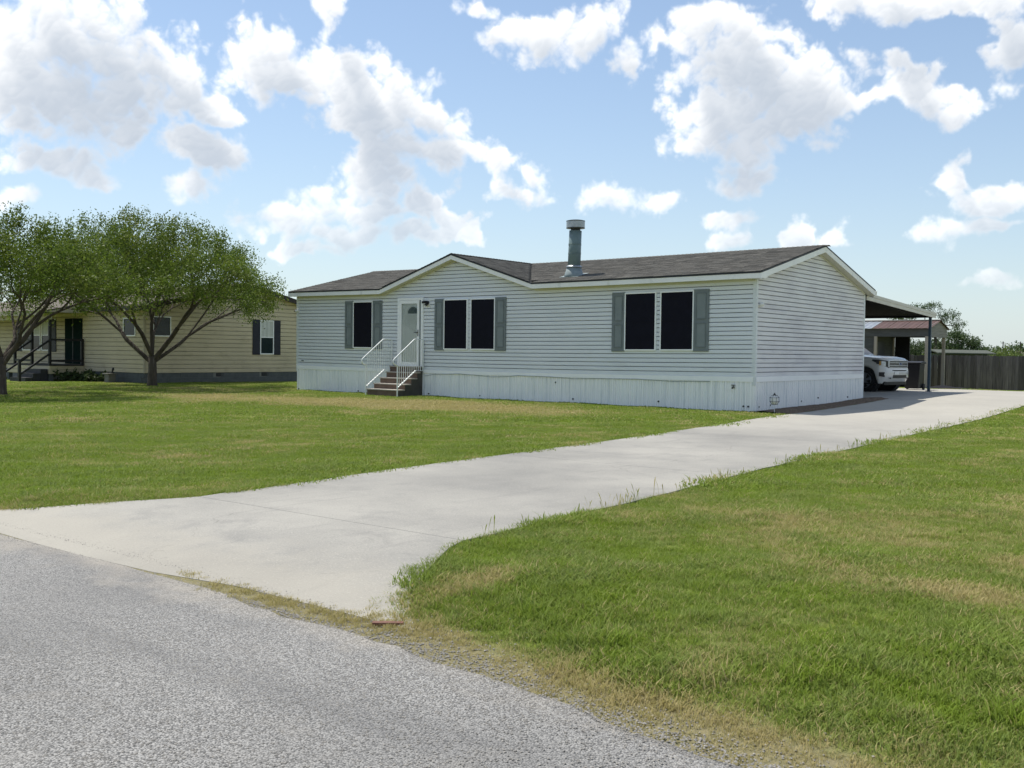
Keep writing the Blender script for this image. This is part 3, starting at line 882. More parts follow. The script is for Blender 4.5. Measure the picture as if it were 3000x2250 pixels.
# gable wall to the driveway
m = MB().prism([(-0.034, 0.04, ZB - 0.15), (-0.034, HOUSE_W - 0.02, ZB - 0.15), (-0.034, HOUSE_W - 0.02, roof_z(HOUSE_W) - 0.19), (-0.034, RIDGE_Y, RIDGE_Z - 0.2), (-0.034, 0.04, roof_z(0) - 0.19)], (-0.09, 0, 0))
gable_wall = m.build('gable_wall', 'siding_gable', **H)
gapex = RIDGE_Z - 0.21; ghalf = RIDGE_Y; gsl = SLOPE
k = 0
while ZB + k * CRS < gapex - 0.02:
    z0 = ZB + k * CRS; z1 = min(z0 + CRS, gapex)
    def ext(z):
        w = (gapex - z) / gsl
        return max(0.045, RIDGE_Y - w), min(HOUSE_W - 0.045, RIDGE_Y + w)
    a, b = ext(z0); c, d = ext(z1)
    if d < c + 0.02: c, d = RIDGE_Y - 0.01, RIDGE_Y + 0.01
    course_board('y', 0.0, a, b, c, d, z0, z1, 1, 1).build('siding_board', 'siding_gable', gable_wall, True)
    k += 1
# rear and far end walls
MB().box(X0 + 0.02, X1 - 0.02, HOUSE_W - 0.1, HOUSE_W, 0.1, EAVE_Z - 0.17, nx=12).build('rear_wall', 'siding', **H)
m = MB().prism([(X0, 0.02, 0.02), (X0, HOUSE_W - 0.02, 0.02), (X0, HOUSE_W - 0.02, roof_z(HOUSE_W) - 0.19), (X0, RIDGE_Y, RIDGE_Z - 0.2), (X0, 0.02, roof_z(0) - 0.19)], (0.09, 0, 0))
m.build('end_wall', 'siding', **H)
# corner posts
for (cx, cy, zb) in ((X1, 0, 0.66), (X0, 0, 0.68), (X1, HOUSE_W, 0.02)):
    sx = 1 if cx == X1 else -1; sy = -1 if cy == 0 else 1
    poly = [(cx + sx * 0.022, cy + sy * 0.022), (cx + sx * 0.022, cy - sy * 0.075), (cx + sx * 0.002, cy - sy * 0.075), (cx + sx * 0.002, cy + sy * 0.002), (cx - sx * 0.075, cy + sy * 0.002), (cx - sx * 0.075, cy + sy * 0.022)]
    MB().prism([(x, y, zb) for x, y in poly], (0, 0, EAVE_Z - 0.175 - zb)).build('corner_post', 'siding_trim', **H)
# white band below the siding
MB().box(X0 + 0.03, X1 - 0.03, -0.035, 0.0, ZB - 0.132, ZB - 0.002, nx=12).build('band_board', 'white_clean', **H)
MB().box(0.0, 0.035, 0.03, HOUSE_W - 0.03, ZB - 0.132, ZB - 0.002).build('band_board', 'white_clean', **H)
# ribbed skirting, one panel after another
PW = 0.4064
def skirt_mesh():
    offs = []
    for r0 in (0.02, 0.155, 0.29):
        offs += [(r0, 0.0), (r0 + 0.008, 0.022), (r0 + 0.046, 0.022), (r0 + 0.054, 0.0), (r0 + 0.085, 0.0), (r0 + 0.089, 0.012), (r0 + 0.103, 0.012), (r0 + 0.107, 0.0)]
    offs = [(0.0, -0.004)] + offs + [(PW, -0.004)]
    m = MB()
    for x, d in offs:
        m.v += [(x, -d, -0.08), (x, -d, 0.0), (x, -d, 0.76)]
    for k in range(len(offs) - 1):
        a = k * 3
        m.f += [(a, a + 3, a + 4, a + 1), (a + 1, a + 4, a + 5, a + 2)]
    me = m.mesh('skirting_panel'); me.materials.append(M['skirt']); return me
SK = skirt_mesh()
skirt = MB().box(X0 + 0.01, X1 - 0.01, 0.0, 0.03, -0.08, 0.74).build('skirting', 'skirt', house)
MB().box(-0.03, 0.0, 0.01, HOUSE_W - 0.01, -0.08, 0.74).build('skirting', 'skirt', house)
n = int(round(HOUSE_L / PW))
for i in range(n):
    wv = random.uniform(-1, 1)
    inst('skirting_panel', SK, skirt, (X0 + i * HOUSE_L / n, -0.004 + 0.003 * wv, 0), (R(0.35 * wv), 0, R(0.25 * wv)), (HOUSE_L / n / PW, 1, 1))
n = int(round(HOUSE_W / PW))
for i in range(n):
    inst('skirting_panel', SK, skirt, (0.004, i * HOUSE_W / n, 0), (0, 0, R(90)), (HOUSE_W / n / PW, 1, 1))
# vent holes and tie-down plugs in the skirting
for (x, z) in ((-17.25, 0.04), (-14.2, 0.06), (-10.98, 0.08), (-8.86, 0.09), (-6.05, 0.57), (-5.45, 0.12), (-2.7, 0.16), (-0.28, 0.13), (-0.15, 0.13)):
    MB().tube([(x, 0.0, z), (x, -0.034, z)], 0.022, 8).build('skirting_plug', 'black_plastic', house)
for (y, z) in ((0.22, 0.12), (0.9, 0.14), (2.9, 0.18), (4.1, 0.24), (6.4, 0.2)):
    MB().tube([(0.0, y, z), (0.034, y, z)], 0.022, 8).build('skirting_plug', 'black_plastic', house)

# ---- roof
def slab_poly(m, pts, th):
    n = len(pts); i = len(m.v)
    m.v += [tuple(p) for p in pts] + [(p[0], p[1], p[2] - th) for p in pts]
    m.f.append(tuple(range(i, i + n))); m.f.append(tuple(range(i + n, i + 2 * n))[::-1])
    for k in range(n):
        j = (k + 1) % n
        m.f.append((i + j, i + k, i + n + k, i + n + j))
m = MB()
NS = 12
for k in range(NS):
    a = RX0 + (RX1 - RX0) * k / NS; b = RX0 + (RX1 - RX0) * (k + 1) / NS
    slab_poly(m, [(a, RIDGE_Y, RIDGE_Z - 0.012), (b, RIDGE_Y, RIDGE_Z - 0.012), (b, HOUSE_W + OV, EAVE_Z - 0.012), (a, HOUSE_W + OV, EAVE_Z - 0.012)], 0.03)
for (p0, p1, yf) in ((RX0, DX0, -OV), (DX0, DX1, 0.11), (DX1, RX1, -OV)):
    for k in range(4):
        a = p0 + (p1 - p0) * k / 4; b = p0 + (p1 - p0) * (k + 1) / 4
        slab_poly(m, [(a, yf, roof_z(yf) - 0.012), (b, yf, roof_z(yf) - 0.012), (b, RIDGE_Y, RIDGE_Z - 0.012), (a, RIDGE_Y, RIDGE_Z - 0.012)], 0.03)
DYB = RIDGE_Y - 0.02
m.f.append((len(m.v), len(m.v) + 1, len(m.v) + 2)); m.v += [(DXC, -OV, DZ - 0.01), (DX0, -OV, EAVE_Z - 0.008), (DXC, DYB, DZ - 0.01)]
m.f.append((len(m.v), len(m.v) + 1, len(m.v) + 2)); m.v += [(DXC, -OV, DZ - 0.01), (DXC, DYB, DZ - 0.01), (DX1, -OV, EAVE_Z - 0.008)]
roof = m.build('roof', 'shingle', **H)

def shingles(o, u, v, vlen, ext, expo=0.14, w=0.33, skip=None):
    o, u, v = Vector(o), Vector(u).normalized(), Vector(v).normalized()
    nrm = u.cross(v).normalized()
    if nrm.z < 0: nrm = -nrm
    V = []; F = []; T = []
    j = 0
    while j * expo < vlen - 0.01:
        v0 = j * expo; v1 = min(vlen, v0 + expo + 0.02)
        lo, hi = ext(v0)
        lo2, hi2 = ext(min(v1, vlen))
        s = lo - random.uniform(0, w)
        while s < hi:
            e = s + w * random.uniform(0.55, 1.25)
            a, b = max(s, lo), min(e, hi)
            if skip and v0 < skip[0] and b > skip[1] and a < skip[2]:
                if a < skip[1]: b = skip[1]
                elif b > skip[2]: a = skip[2]
                else: a = b
            if b - a > 0.01:
                a2, b2 = max(a, lo2), min(b, hi2)
                if b2 < a2: a2 = b2 = (a2 + b2) / 2
                hgt = random.uniform(0.007, 0.014)
                i = len(V)
                jit = random.uniform(-0.012, 0.012)
                for (uu, vv, hh) in ((a, v0 + jit, hgt), (b - 0.004, v0 + jit, hgt), (b2 - 0.004, v1, 0.001), (a2, v1, 0.001), (a, v0 + jit, -0.004), (b - 0.004, v0 + jit, -0.004)):
                    p = o + u * uu + v * vv + nrm * hh
                    V.append((p.x, p.y, p.z + sag(p.x, p.z)))
                F += [(i, i + 1, i + 2, i + 3), (i + 4, i + 5, i + 1, i)]
                T += [min(1, max(0, random.gauss(0.45, 0.28)))] * 6
            s = e
        j += 1
    return V, F, T
def add_shingles(name, parts, parent):
    V, F, T = [], [], []
    for v, f, t in parts:
        b = len(V); V += v; F += [tuple(b + q for q in ff) for ff in f]; T += t
    off = root_loc(parent)
    V = np.array(V) - np.array(off)
    me = np_mesh(name, V, np.array(F), 'shingle', T, 4)
    o = bpy.data.objects.new(name, me); COL.objects.link(o); o.parent = parent
    o['kind'] = 'stuff'
    return o
slen = math.hypot(RIDGE_Y + OV, RIDGE_Z - EAVE_Z)
vdir = (0, RIDGE_Y + OV, RIDGE_Z - EAVE_Z)
full = lambda v: (0.0, RX1 - RX0)
P1 = shingles((RX0, -OV - 0.012, EAVE_Z), (1, 0, 0), vdir, slen, full, skip=(0.40, DX0 - RX0, DX1 - RX0))
hw = DXC - DX0
dl = math.hypot(hw, DZ - EAVE_Z)
# cross gable: rows run along y, rising from the valley side to its ridge
exR = lambda v: (0.0, max(0.0, v / dl * (DYB + OV)))
P2 = shingles((DX1, -OV - 0.012, EAVE_Z + 0.004), (0, 1, 0), (-hw, 0, DZ - EAVE_Z), dl, exR)
P3 = shingles((DX0, -OV - 0.012, EAVE_Z + 0.004), (0, 1, 0), (hw, 0, DZ - EAVE_Z), dl, exR)
add_shingles('shingles', [P1, P2, P3], roof)
# ridge caps, each its own folded piece
def cap_mesh():
    m = MB()
    w, l, s = 0.13, 0.20, SLOPE
    m.v = [(0, -w, -w * s + 0.016), (0, 0, 0.022), (0, w, -w * s + 0.016), (l, -w, -w * s + 0.004), (l, 0, 0.008), (l, w, -w * s + 0.004), (0, -w, -w * s - 0.004), (0, 0, 0.0), (0, w, -w * s - 0.004)]
    m.f = [(0, 3, 4, 1), (1, 4, 5, 2), (6, 0, 1, 7), (7, 1, 2, 8)]
    me = m.mesh('ridge_cap')
    a = me.attributes.new('tint', 'FLOAT', 'POINT'); a.data.foreach_set('value', [0.35] * len(me.vertices))
    me.materials.append(M['shingle']); return me
CAP = cap_mesh()
x = RX0
while x < RX1 - 0.1:
    inst('ridge_cap', CAP, roof, (x, RIDGE_Y, RIDGE_Z + sag(x, 4.4)), (0, R(random.uniform(-1, 1)), R(random.uniform(-2, 2))))
    x += 0.145
y = -OV
while y < DYB - 0.1:
    inst('ridge_cap', CAP, roof, (DXC + 0.02, y, DZ + sag(DXC, 4.4)), (0, 0, R(90 + random.uniform(-2, 2))))
    y += 0.145

# ---- fascia, drip edges and soffits
FZ0, FZ1 = EAVE_Z - 0.17, EAVE_Z - 0.045
def fascia_x(x0, x1):
    MB().box(x0 + 0.002, x1 - 0.002, -OV + 0.005, -OV + 0.025, FZ0, FZ1, nx=max(1, int((x1 - x0) / 1.4))).build('fascia_board', 'white', **H)
for a, b in ((RX0, -16.9), (-16.9, DX0), (DX1, -3.05), (-3.05, -0.62), (-0.62, RX1 - 0.02)):
    fascia_x(a, b)
MB().box(RX0 + 0.01, DX0, -OV - 0.004, -OV + 0.02, FZ1 + 0.001, EAVE_Z - 0.006, nx=3).build('drip_edge', 'drip', **H)
MB().box(DX1, RX1 - 0.01, -OV - 0.004, -OV + 0.02, FZ1 + 0.001, EAVE_Z - 0.006, nx=5).build('drip_edge', 'drip', **H)
for sx in (-1, 1):
    xe = DX0 if sx < 0 else DX1
    MB().prism([(xe, -OV + 0.005, FZ0), (DXC, -OV + 0.005, DZ - 0.17 + 0.0), (DXC, -OV + 0.005, DZ - 0.045), (xe, -OV + 0.005, FZ1)], (0, 0.02, 0)).build('fascia_board', 'white', **H)
    MB().prism([(xe, -OV - 0.004, FZ1 + 0.001), (DXC, -OV - 0.004, DZ - 0.044), (DXC, -OV - 0.004, DZ - 0.004), (xe, -OV - 0.004, EAVE_Z - 0.006)], (0, 0.02, 0)).build('drip_edge', 'drip', **H)
    # sloping soffit with its cream frieze
    MB().prism([(xe, -OV + 0.026, FZ0 + 0.004), (DXC, -OV + 0.026, DZ - 0.166), (DXC, -0.0, DZ - 0.166), (xe, -0.0, FZ0 + 0.004)], (0, 0, 0.012)).build('soffit', 'soffit', **H)
    MB().prism([(xe, -0.03, FZ0 - 0.052), (DXC, -0.03, DZ - 0.222), (DXC, -0.03, DZ - 0.17), (xe, -0.03, FZ0)], (0, 0.014, 0)).build('frieze_board', 'soffit', **H)
MB().box(RX0 + 0.03, DX0, -OV + 0.026, 0.0, FZ0 + 0.004, FZ0 + 0.014, nx=3).build('soffit', 'soffit', **H)
MB().box(DX1, RX1 - 0.03, -OV + 0.026, 0.0, FZ0 + 0.004, FZ0 + 0.014, nx=5).build('soffit', 'soffit', **H)
MB().box(X0 + 0.03, DX0, -0.032, -0.016, FZ0 - 0.05, FZ0 + 0.003, nx=3).build('frieze_board', 'soffit', **H)
MB().box(DX1, X1 - 0.03, -0.032, -0.016, FZ0 - 0.05, FZ0 + 0.003, nx=5).build('frieze_board', 'soffit', **H)
# rakes at both ends
for xe, d in ((RX1, -0.022), (RX0, 0.022)):
    for y0, y1 in ((-OV + 0.005, RIDGE_Y), (RIDGE_Y, HOUSE_W + OV)):
        za, zb = roof_z(y0), roof_z(y1)
        foot = 0.0
        MB().prism([(xe, y0, za - 0.19), (xe, y1, zb - 0.19), (xe, y1, zb - 0.045), (xe, y0, za - 0.045)], (d, 0, 0)).build('rake_board', 'white', **H)
        MB().prism([(xe - d * 0.2, y0, za - 0.044), (xe - d * 0.2, y1, zb - 0.044), (xe - d * 0.2, y1, zb - 0.005), (xe - d * 0.2, y0, za - 0.005)], (d, 0, 0)).build('drip_edge', 'drip', **H)
        xw = 0.016 if xe > 0 else X0 - 0.004
        MB().prism([(xe + d, y0, za - 0.185), (xe + d, y1, zb - 0.185), (xw, y1, zb - 0.185), (xw, y0, za - 0.185)], (0, 0, 0.012)).build('soffit', 'soffit', **H)
        if xe > 0:
            ya, yb = max(y0, 0.03), min(y1, HOUSE_W - 0.03)
            MB().prism([(0.019, ya, roof_z(ya) - 0.24), (0.019, yb, roof_z(yb) - 0.24), (0.019, yb, roof_z(yb) - 0.187), (0.019, ya, roof_z(ya) - 0.187)], (0.014, 0, 0)).build('frieze_board', 'soffit', **H)
# cornice return on the front corner
MB().prism([(RX1 - 0.024, -OV + 0.026, FZ0 + 0.0), (RX1 - 0.024, -0.005, FZ0), (RX1 - 0.024, 0.25, roof_z(0.25) - 0.192), (RX1 - 0.024, -OV + 0.026, roof_z(-OV) - 0.186)], (0.016, 0, 0)).build('cornice_return', 'white', **H)
# gutter on the rear eave
MB().profile_x([(HOUSE_W + OV + 0.002, EAVE_Z - 0.05), (HOUSE_W + OV + 0.13, EAVE_Z - 0.03), (HOUSE_W + OV + 0.11, EAVE_Z - 0.13), (HOUSE_W + OV + 0.05, EAVE_Z - 0.17), (HOUSE_W + OV + 0.002, EAVE_Z - 0.17)], RX0, RX1, 10).build('gutter', 'carport_beam', **H)

# ---- windows and shutters
def window(x0, x1, z0, z1):
    w = MB()
    t, y0, y1 = 0.032, -0.058, -0.006
    w.box(x0, x1, y0, y1, z0, z0 + t).box(x0, x1, y0, y1, z1 - t, z1).box(x0, x0 + t, y0 + 0.001, y1, z0 + t, z1 - t).box(x1 - t, x1, y0 + 0.001, y1, z0 + t, z1 - t)
    o = w.build('window', 'white_clean', **H)
    MB().box(x0 + t, x1 - t, y0 + 0.012, y0 + 0.02, z0 + t, z1 - t).build('solar_screen', 'screen', o, True)
    # meeting rail of the sash behind shows as a faint ridge in the screen
    zc = (z0 + z1) / 2
    MB().box(x0 + t, x1 - t, y0 + 0.006, y0 + 0.0115, zc - 0.012, zc + 0.012).build('sash_rail', 'screen', o, True)
    return o
def shutter(x0, x1, z0, z1):
    y = -0.05
    b = MB().box(x0, x1, y, -0.012, z0, z1)
    o = b.build('shutter', 'shutter', bevel=0.004, **H)
    w = 0.075; zm = z0 + (z1 - z0) * 0.49
    for a, c in ((z0 + 0.11, zm - 0.05), (zm + 0.05, z1 - 0.09)):
        # dark rebate and the field panel inside it
        g = MB()
        t = 0.016
        g.box(x0 + w, x1 - w, y - 0.014, y + 0.001, a, a + t).box(x0 + w, x1 - w, y - 0.014, y + 0.001, c - t, c)
        g.box(x0 + w, x0 + w + t, y - 0.0135, y + 0.001, a + t, c - t).box(x1 - w - t, x1 - w, y - 0.0135, y + 0.001, a + t, c - t)
        g.build('panel_moulding', 'shutter', o, True)
        MB().box(x0 + w + t + 0.004, x1 - w - t - 0.004, y - 0.003, y + 0.002, a + t + 0.004, c - t - 0.004).build('panel', 'shutter_panel', o, True)
for a, b in ((-14.445, -13.51), (-10.345, -9.375), (-9.25, -8.29), (-3.77, -2.80), (-2.675, -1.69)):
    window(a, b, 1.525, 3.075)
for a, b in ((-14.85, -14.445), (-13.505, -13.08), (-10.735, -10.345), (-8.295, -7.88), (-4.175, -3.77), (-1.70, -1.265)):
    shutter(a, b, 1.50, 3.095)

# ---- front door
dz0, dz1 = 0.965, 3.155
dm = MB().box(-12.345, -12.265, -0.06, -0.01, dz0, dz1).box(-11.31, -11.225, -0.06, -0.01, dz0, dz1).box(-12.265, -11.31, -0.06, -0.01, dz1 - 0.075, dz1)
door = dm.build('front_door', 'white_clean', **H)
MB().box(-12.265, -11.31, -0.026, -0.006, dz0, dz1 - 0.076).build('door_leaf', 'door', door, True)
# raised panels of the leaf
for (a, b, c, d) in ((-12.10, -11.84, 1.9, 2.35), (-11.74, -11.48, 1.9, 2.35), (-12.10, -11.84, 1.12, 1.75), (-11.74, -11.48, 1.12, 1.75)):
    MB().box(a, b, -0.031, -0.0255, c, d).build('door_panel', 'door', door, True, bevel=0.006)
fan = MB()
pts = [(-11.92, -0.020, 2.64)]
for k in range(13):
    a = math.pi * (1 - k / 12)
    pts.append((-11.67 + 0.24 * math.cos(a), -0.032, 2.655 + 0.215 * math.sin(a)))
pts.append((-11.42, -0.020, 2.64))
fan.prism(pts[1:-1], (0, 0.006, 0))
fo = fan.build('fanlight', 'fanlight', door, True)
arch = MB().tube([(-11.67 + 0.25 * math.cos(math.pi * (1 - k / 12)), -0.033, 2.652 + 0.225 * math.sin(math.pi * (1 - k / 12))) for k in range(13)], 0.012, 6)
arch.box(-11.935, -11.405, -0.038, -0.0262, 2.615, 2.65)
arch.build('fanlight_frame', 'white_clean', door, True)
# storm door frame with glass
sf = MB()
sx0, sx1 = -12.262, -11.385
sf.box(sx0, sx0 + 0.10, -0.062, -0.03, dz0 + 0.01, dz1 - 0.08).box(sx1 - 0.085, sx1, -0.062, -0.03, dz0 + 0.01, dz1 - 0.08)
sf.box(sx0 + 0.10, sx1 - 0.085, -0.062, -0.03, dz1 - 0.185, dz1 - 0.08).box(sx0 + 0.10, sx1 - 0.085, -0.062, -0.03, dz0 + 0.01, dz0 + 0.14)
so = sf.build('storm_door', 'white_clean', door, True)
MB().quad((sx0 + 0.10, -0.054, dz0 + 0.14), (sx1 - 0.085, -0.054, dz0 + 0.14), (sx1 - 0.085, -0.054, dz1 - 0.185), (sx0 + 0.10, -0.054, dz1 - 0.185)).build('glass', 'storm_glass', so, True)
# dark strip on the latch side
MB().box(-11.384, -11.312, -0.040, -0.016, dz0 + 0.005, dz1 - 0.077).build('latch_strip', 'shutter', door, True)
hd = MB().box(-11.437, -11.412, -0.074, -0.063, 1.93, 2.14)
hd.tube([(-11.425, -0.07, 2.05), (-11.425, -0.105, 2.05), (-11.56, -0.105, 2.052)], 0.011, 8)
hd.build('door_handle', 'dark_metal', door, True)
MB().box(-12.35, -11.22, -0.09, -0.012, dz0 - 0.045, dz0).build('threshold', 'dark_metal', door, True)

# ---- fittings on the walls
lp = MB().box(-11.17, -10.965, -0.03, -0.012, 2.87, 3.075)
lo = lp.build('porch_light', 'white_plastic', **H)
lm = MB().tube([(-11.03, -0.03, 2.99), (-11.03, -0.08, 2.99)], 0.055, 12)
lm.tube([(-11.03, -0.07, 3.0), (-11.09, -0.14, 3.005), (-11.15, -0.19, 2.995)], [0.05, 0.045, 0.035], 10)
lm.tube([(-11.03, -0.075, 2.97), (-11.04, -0.12, 2.90)], [0.04, 0.045], 10)
lm.build('lamp_head', 'black_plastic', lo, True, smooth=True)
cm = MB().tube([(-17.28, -0.015, 2.795), (-17.28, -0.06, 2.795)], 0.05, 12)
co = cm.build('security_camera', 'white_plastic', **H)
MB().tube([(-17.29, -0.05, 2.795), (-17.33, -0.14, 2.785)], [0.04, 0.036], 12).build('lens_barrel', 'white_plastic', co, True)
MB().tube([(-17.33, -0.141, 2.785), (-17.338, -0.158, 2.783)], [0.034, 0.03], 12).build('lens', 'black_plastic', co, True)
c2 = MB().tube([(0.015, 0.16, 2.66), (0.05, 0.16, 2.66)], 0.045, 12)
c2.lathe(0.085, 0.16, [(0.02, 2.615), (0.05, 2.63), (0.062, 2.665), (0.05, 2.705), (0.02, 2.72)], 12)
c2.build('dome_camera', 'white_plastic', smooth=True, **H)
MB().box(-17.11, -16.99, -0.028, -0.014, 1.02, 1.065).build('vent_cover', 'shutter_panel', **H)
sp = MB().tube([(-0.55, 0.0, 0.60), (-0.55, -0.07, 0.60), (-0.555, -0.10, 0.57)], 0.018, 8)
sp.tube([(-0.55, -0.05, 0.60), (-0.55, -0.05, 0.65)], 0.010, 6).box(-0.60, -0.50, -0.065, -0.035, 0.645, 0.66)
sp.build('hose_bib', 'black_plastic', house)
# a slack cable clipped under the band
pts = []
cl = [(-11.12, 0.64), (-10.7, 0.70), (-9.7, 0.735), (-8.9, 0.70), (-8.4, 0.672), (-7.9, 0.69), (-7.4, 0.735), (-6.2, 0.725), (-5.4, 0.69), (-4.6, 0.715), (-3.4, 0.735), (-2.2, 0.70), (-1.2, 0.73)]
MB().tube([(x, -0.048, z) for x, z in cl], 0.007, 5).build('cable', 'galv_paint', house)

# ---- flue pipe
CX, CY = -5.93, 0.64
fl = MB().lathe(CX, CY, [(0.30, roof_z(CY) - 0.06), (0.275, roof_z(CY) + 0.02), (0.205, roof_z(CY) + 0.25)], 24)
flue = fl.build('flue', 'galv_paint', house, True, smooth=True)
z0 = roof_z(CY) + 0.19
MB().box(CX - 0.32, CX + 0.32, CY - 0.30, CY + 0.32, 0, 0.004).build('flashing_plate', 'galv_paint', flue)
fpl = flue.children[0]
fpl.rotation_euler = (math.atan(SLOPE), 0, 0)
for v in fpl.data.vertices:
    v.co.x += 0; 
rl = root_loc(flue)
for v in fpl.data.vertices:
    w = v.co + rl
    v.co = (w.x, (w.y - CY), w.z)
fpl.location = Vector((0, CY, roof_z(CY) + 0.016 + sag(CX, 4))) - rl
MB().tube([(CX, CY, z0), (CX + 0.015, CY, 4.40), (CX + 0.035, CY, 4.97)], [0.183, 0.183, 0.18], 24).build('pipe', 'pipe', flue, True, smooth=True)
MB().lathe(CX + 0.004, CY, [(0.186, z0 + 0.035), (0.238, z0 + 0.045), (0.24, z0 + 0.06), (0.19, z0 + 0.105)], 24).build('storm_collar', 'galv', flue, True, smooth=True)
for zr in (4.30, 4.33, 4.56, 4.59):
    MB().lathe(CX + 0.012 + 0.02 * (zr - 4.2), CY, [(0.182, zr - 0.008), (0.19, zr - 0.004), (0.19, zr + 0.004), (0.182, zr + 0.008)], 24).build('pipe_band', 'pipe', flue, True, smooth=True)
ct = CX + 0.037
MB().lathe(ct, CY, [(0.14, 4.965), (0.14, 5.06)], 16).build('cap_neck', 'dark_metal', flue, True)
MB().lathe(ct, CY, [(0.20, 5.028), (0.262, 5.035), (0.266, 5.045), (0.266, 5.235), (0.25, 5.24)], 28).build('cap_drum', 'galv', flue, True)
MB().lathe(ct, CY, [(0.271, 5.232), (0.273, 5.25), (0.20, 5.268), (0.02, 5.275)], 28).build('cap_lid', 'dark_metal', flue, True)
MB().lathe(ct, CY, [(0.269, 5.036), (0.271, 5.044), (0.269, 5.052)], 28).build('cap_rim', 'dark_metal', flue, True)

# ------------------------------------------------------------------ precast front steps with iron handrails
SX0, SX1 = -12.62, -11.22
steps = empty('entrance_steps', (-11.92, -0.6, 0), 'brown precast concrete entrance steps with pale metal handrails at the front door', 'steps')
tz = [0.215, 0.385, 0.565, 0.75, 0.935]
ty = [-1.16, -0.86, -0.585, -0.31, -0.16]
prof = [(-1.12, -0.05)]
for i in range(5):
    prof.append((ty[i] + 0.04, tz[i - 1] if i else -0.05)) if i else None
    prof.append((ty[i] + 0.04, tz[i] - 0.03))
prof2 = [(0.0 - 0.04, -0.05), (-1.12, -0.05)]
for i in range(5):
    prof2.append((ty[i] + 0.04, tz[i] - 0.035))
    if i < 4: prof2.append((ty[i + 1] + 0.04, tz[i] - 0.035))
prof2.append((-0.04, tz[4] - 0.035))
MB().profile_x(prof2, SX0 + 0.01, SX1 - 0.012).build('stair_block', 'step_side', steps)
for i in range(5):
    zlo = -0.05 if i == 0 else tz[i - 1] - 0.034
    MB().box(SX0 + 0.014, SX1 - 0.016, ty[i] + 0.034, ty[i] + 0.0395, zlo, tz[i] - 0.036).build('riser', 'step_face', steps)
    back = ty[i + 1] + 0.032 if i < 4 else -0.042
    MB().box(SX0, SX1 - 0.005, ty[i], back, tz[i] - 0.034, tz[i]).build('tread', 'step_top', steps, bevel=0.006)
for xx in (SX0 + 0.03, SX1 + 0.025):
    rl_ = empty('handrail', (xx, -0.6, 0))
    rl_.parent = steps; rl_.location = Vector((xx, -0.6, 0)) - steps.location
    hb = (-1.36, 1.085)
    MB().tube([(xx, -1.20, 0.955), (xx, -1.30, 0.99), (xx, -1.365, 1.04), (xx, -1.38, 1.10), (xx, -1.345, 1.155), (xx, -0.52, 1.735), (xx, -0.46, 1.775), (xx, -0.40, 1.785)], 0.021, 10).build('handrail_bar', 'rail', rl_, smooth=True)
    MB().tube([(xx, -0.41, 1.785), (xx, -0.05, 1.785)], 0.014, 8).build('top_bar', 'rail', rl_)
    MB().tube([(xx, -1.20, -0.04), (xx, -1.20, 0.98)], 0.020, 10).build('post', 'rail', rl_)
    MB().tube([(xx, -0.05, 0.80), (xx, -0.05, 1.79)], 0.016, 8).build('post', 'rail', rl_)
    MB().box(xx - 0.02, xx + 0.02, -0.415, -0.05, 0.79, 0.805).build('bottom_bar', 'rail', rl_)
    bb = MB(); bb.prism([(xx - 0.021, -1.17, 0.28), (xx - 0.021, -0.41, 0.782), (xx - 0.021, -0.41, 0.812), (xx - 0.021, -1.17, 0.31)], (0.042, 0, 0)); bb.build('bottom_bar', 'rail', rl_)
    nb = 12
    for k in range(nb):
        yk = -1.12 + k * (1.03 / (nb - 1))
        lo_z = 0.30 + (yk + 1.17) / 0.76 * 0.50 if yk < -0.41 else 0.80
        hi_z = 1.155 + (yk + 1.345) / 0.825 * 0.58 - 0.015 if yk < -0.5 else 1.775
        MB().tube([(xx, yk, lo_z), (xx, yk, hi_z)], 0.0095, 6).build('baluster', 'rail', rl_)

# ------------------------------------------------------------------ neighbouring beige home
NX, NY, NW = -25.7, -0.85, 9.6          # near corner; gable faces +x and runs back along y
NXL = -41.0
nb = empty('neighbour_home', (NX - 7.5, NY + NW / 2, 0), 'tan lap-sided home with dark shutters on a grey block foundation behind the trees', 'house')
NR_Y, NR_Z, NE_Z = NY + NW / 2, 4.30, 3.10
nsl = (NR_Z - NE_Z) / (NW / 2 + 0.35)
def nroof(y): return NR_Z - nsl * abs(y - NR_Y)
ZS, NC = 0.42, 0.178
side = MB().prism([(NX - 0.034, NY + 0.05, ZS), (NX - 0.034, NY + NW, ZS), (NX - 0.034, NY + NW, nroof(NY + NW) - 0.14), (NX - 0.034, NR_Y, NR_Z - 0.15), (NX - 0.034, NY + 0.05, nroof(NY) - 0.14)], (-0.1, 0, 0)).build('side_wall', 'beige', nb)
k = 0
while ZS + k * NC < NR_Z - 0.2:
    z0 = ZS + k * NC; z1 = min(z0 + NC, NR_Z - 0.16)
    def ext2(z):
        w = (NR_Z - 0.15 - z) / nsl
        return max(NY + 0.06, NR_Y - w), min(NY + NW - 0.06, NR_Y + w)
    a, b = ext2(z0); c, d = ext2(z1)
    course_board('y', NX, a, b, c, d, z0, z1, 1, 1).build('siding_board', 'beige', side)
    k += 1
front = MB().box(NXL, NX - 0.05, NY + 0.034, NY + 0.1, ZS, NE_Z - 0.05).build('front_wall', 'beige', nb)
for k in range(15):
    z0 = ZS + k * NC; z1 = min(z0 + NC, NE_Z - 0.03)
    if z1 - z0 < 0.03: break
    course_board('x', NY, NXL, NX - 0.06, NXL, NX - 0.06, z0, z1, -1, 1).build('siding_board', 'beige', front)
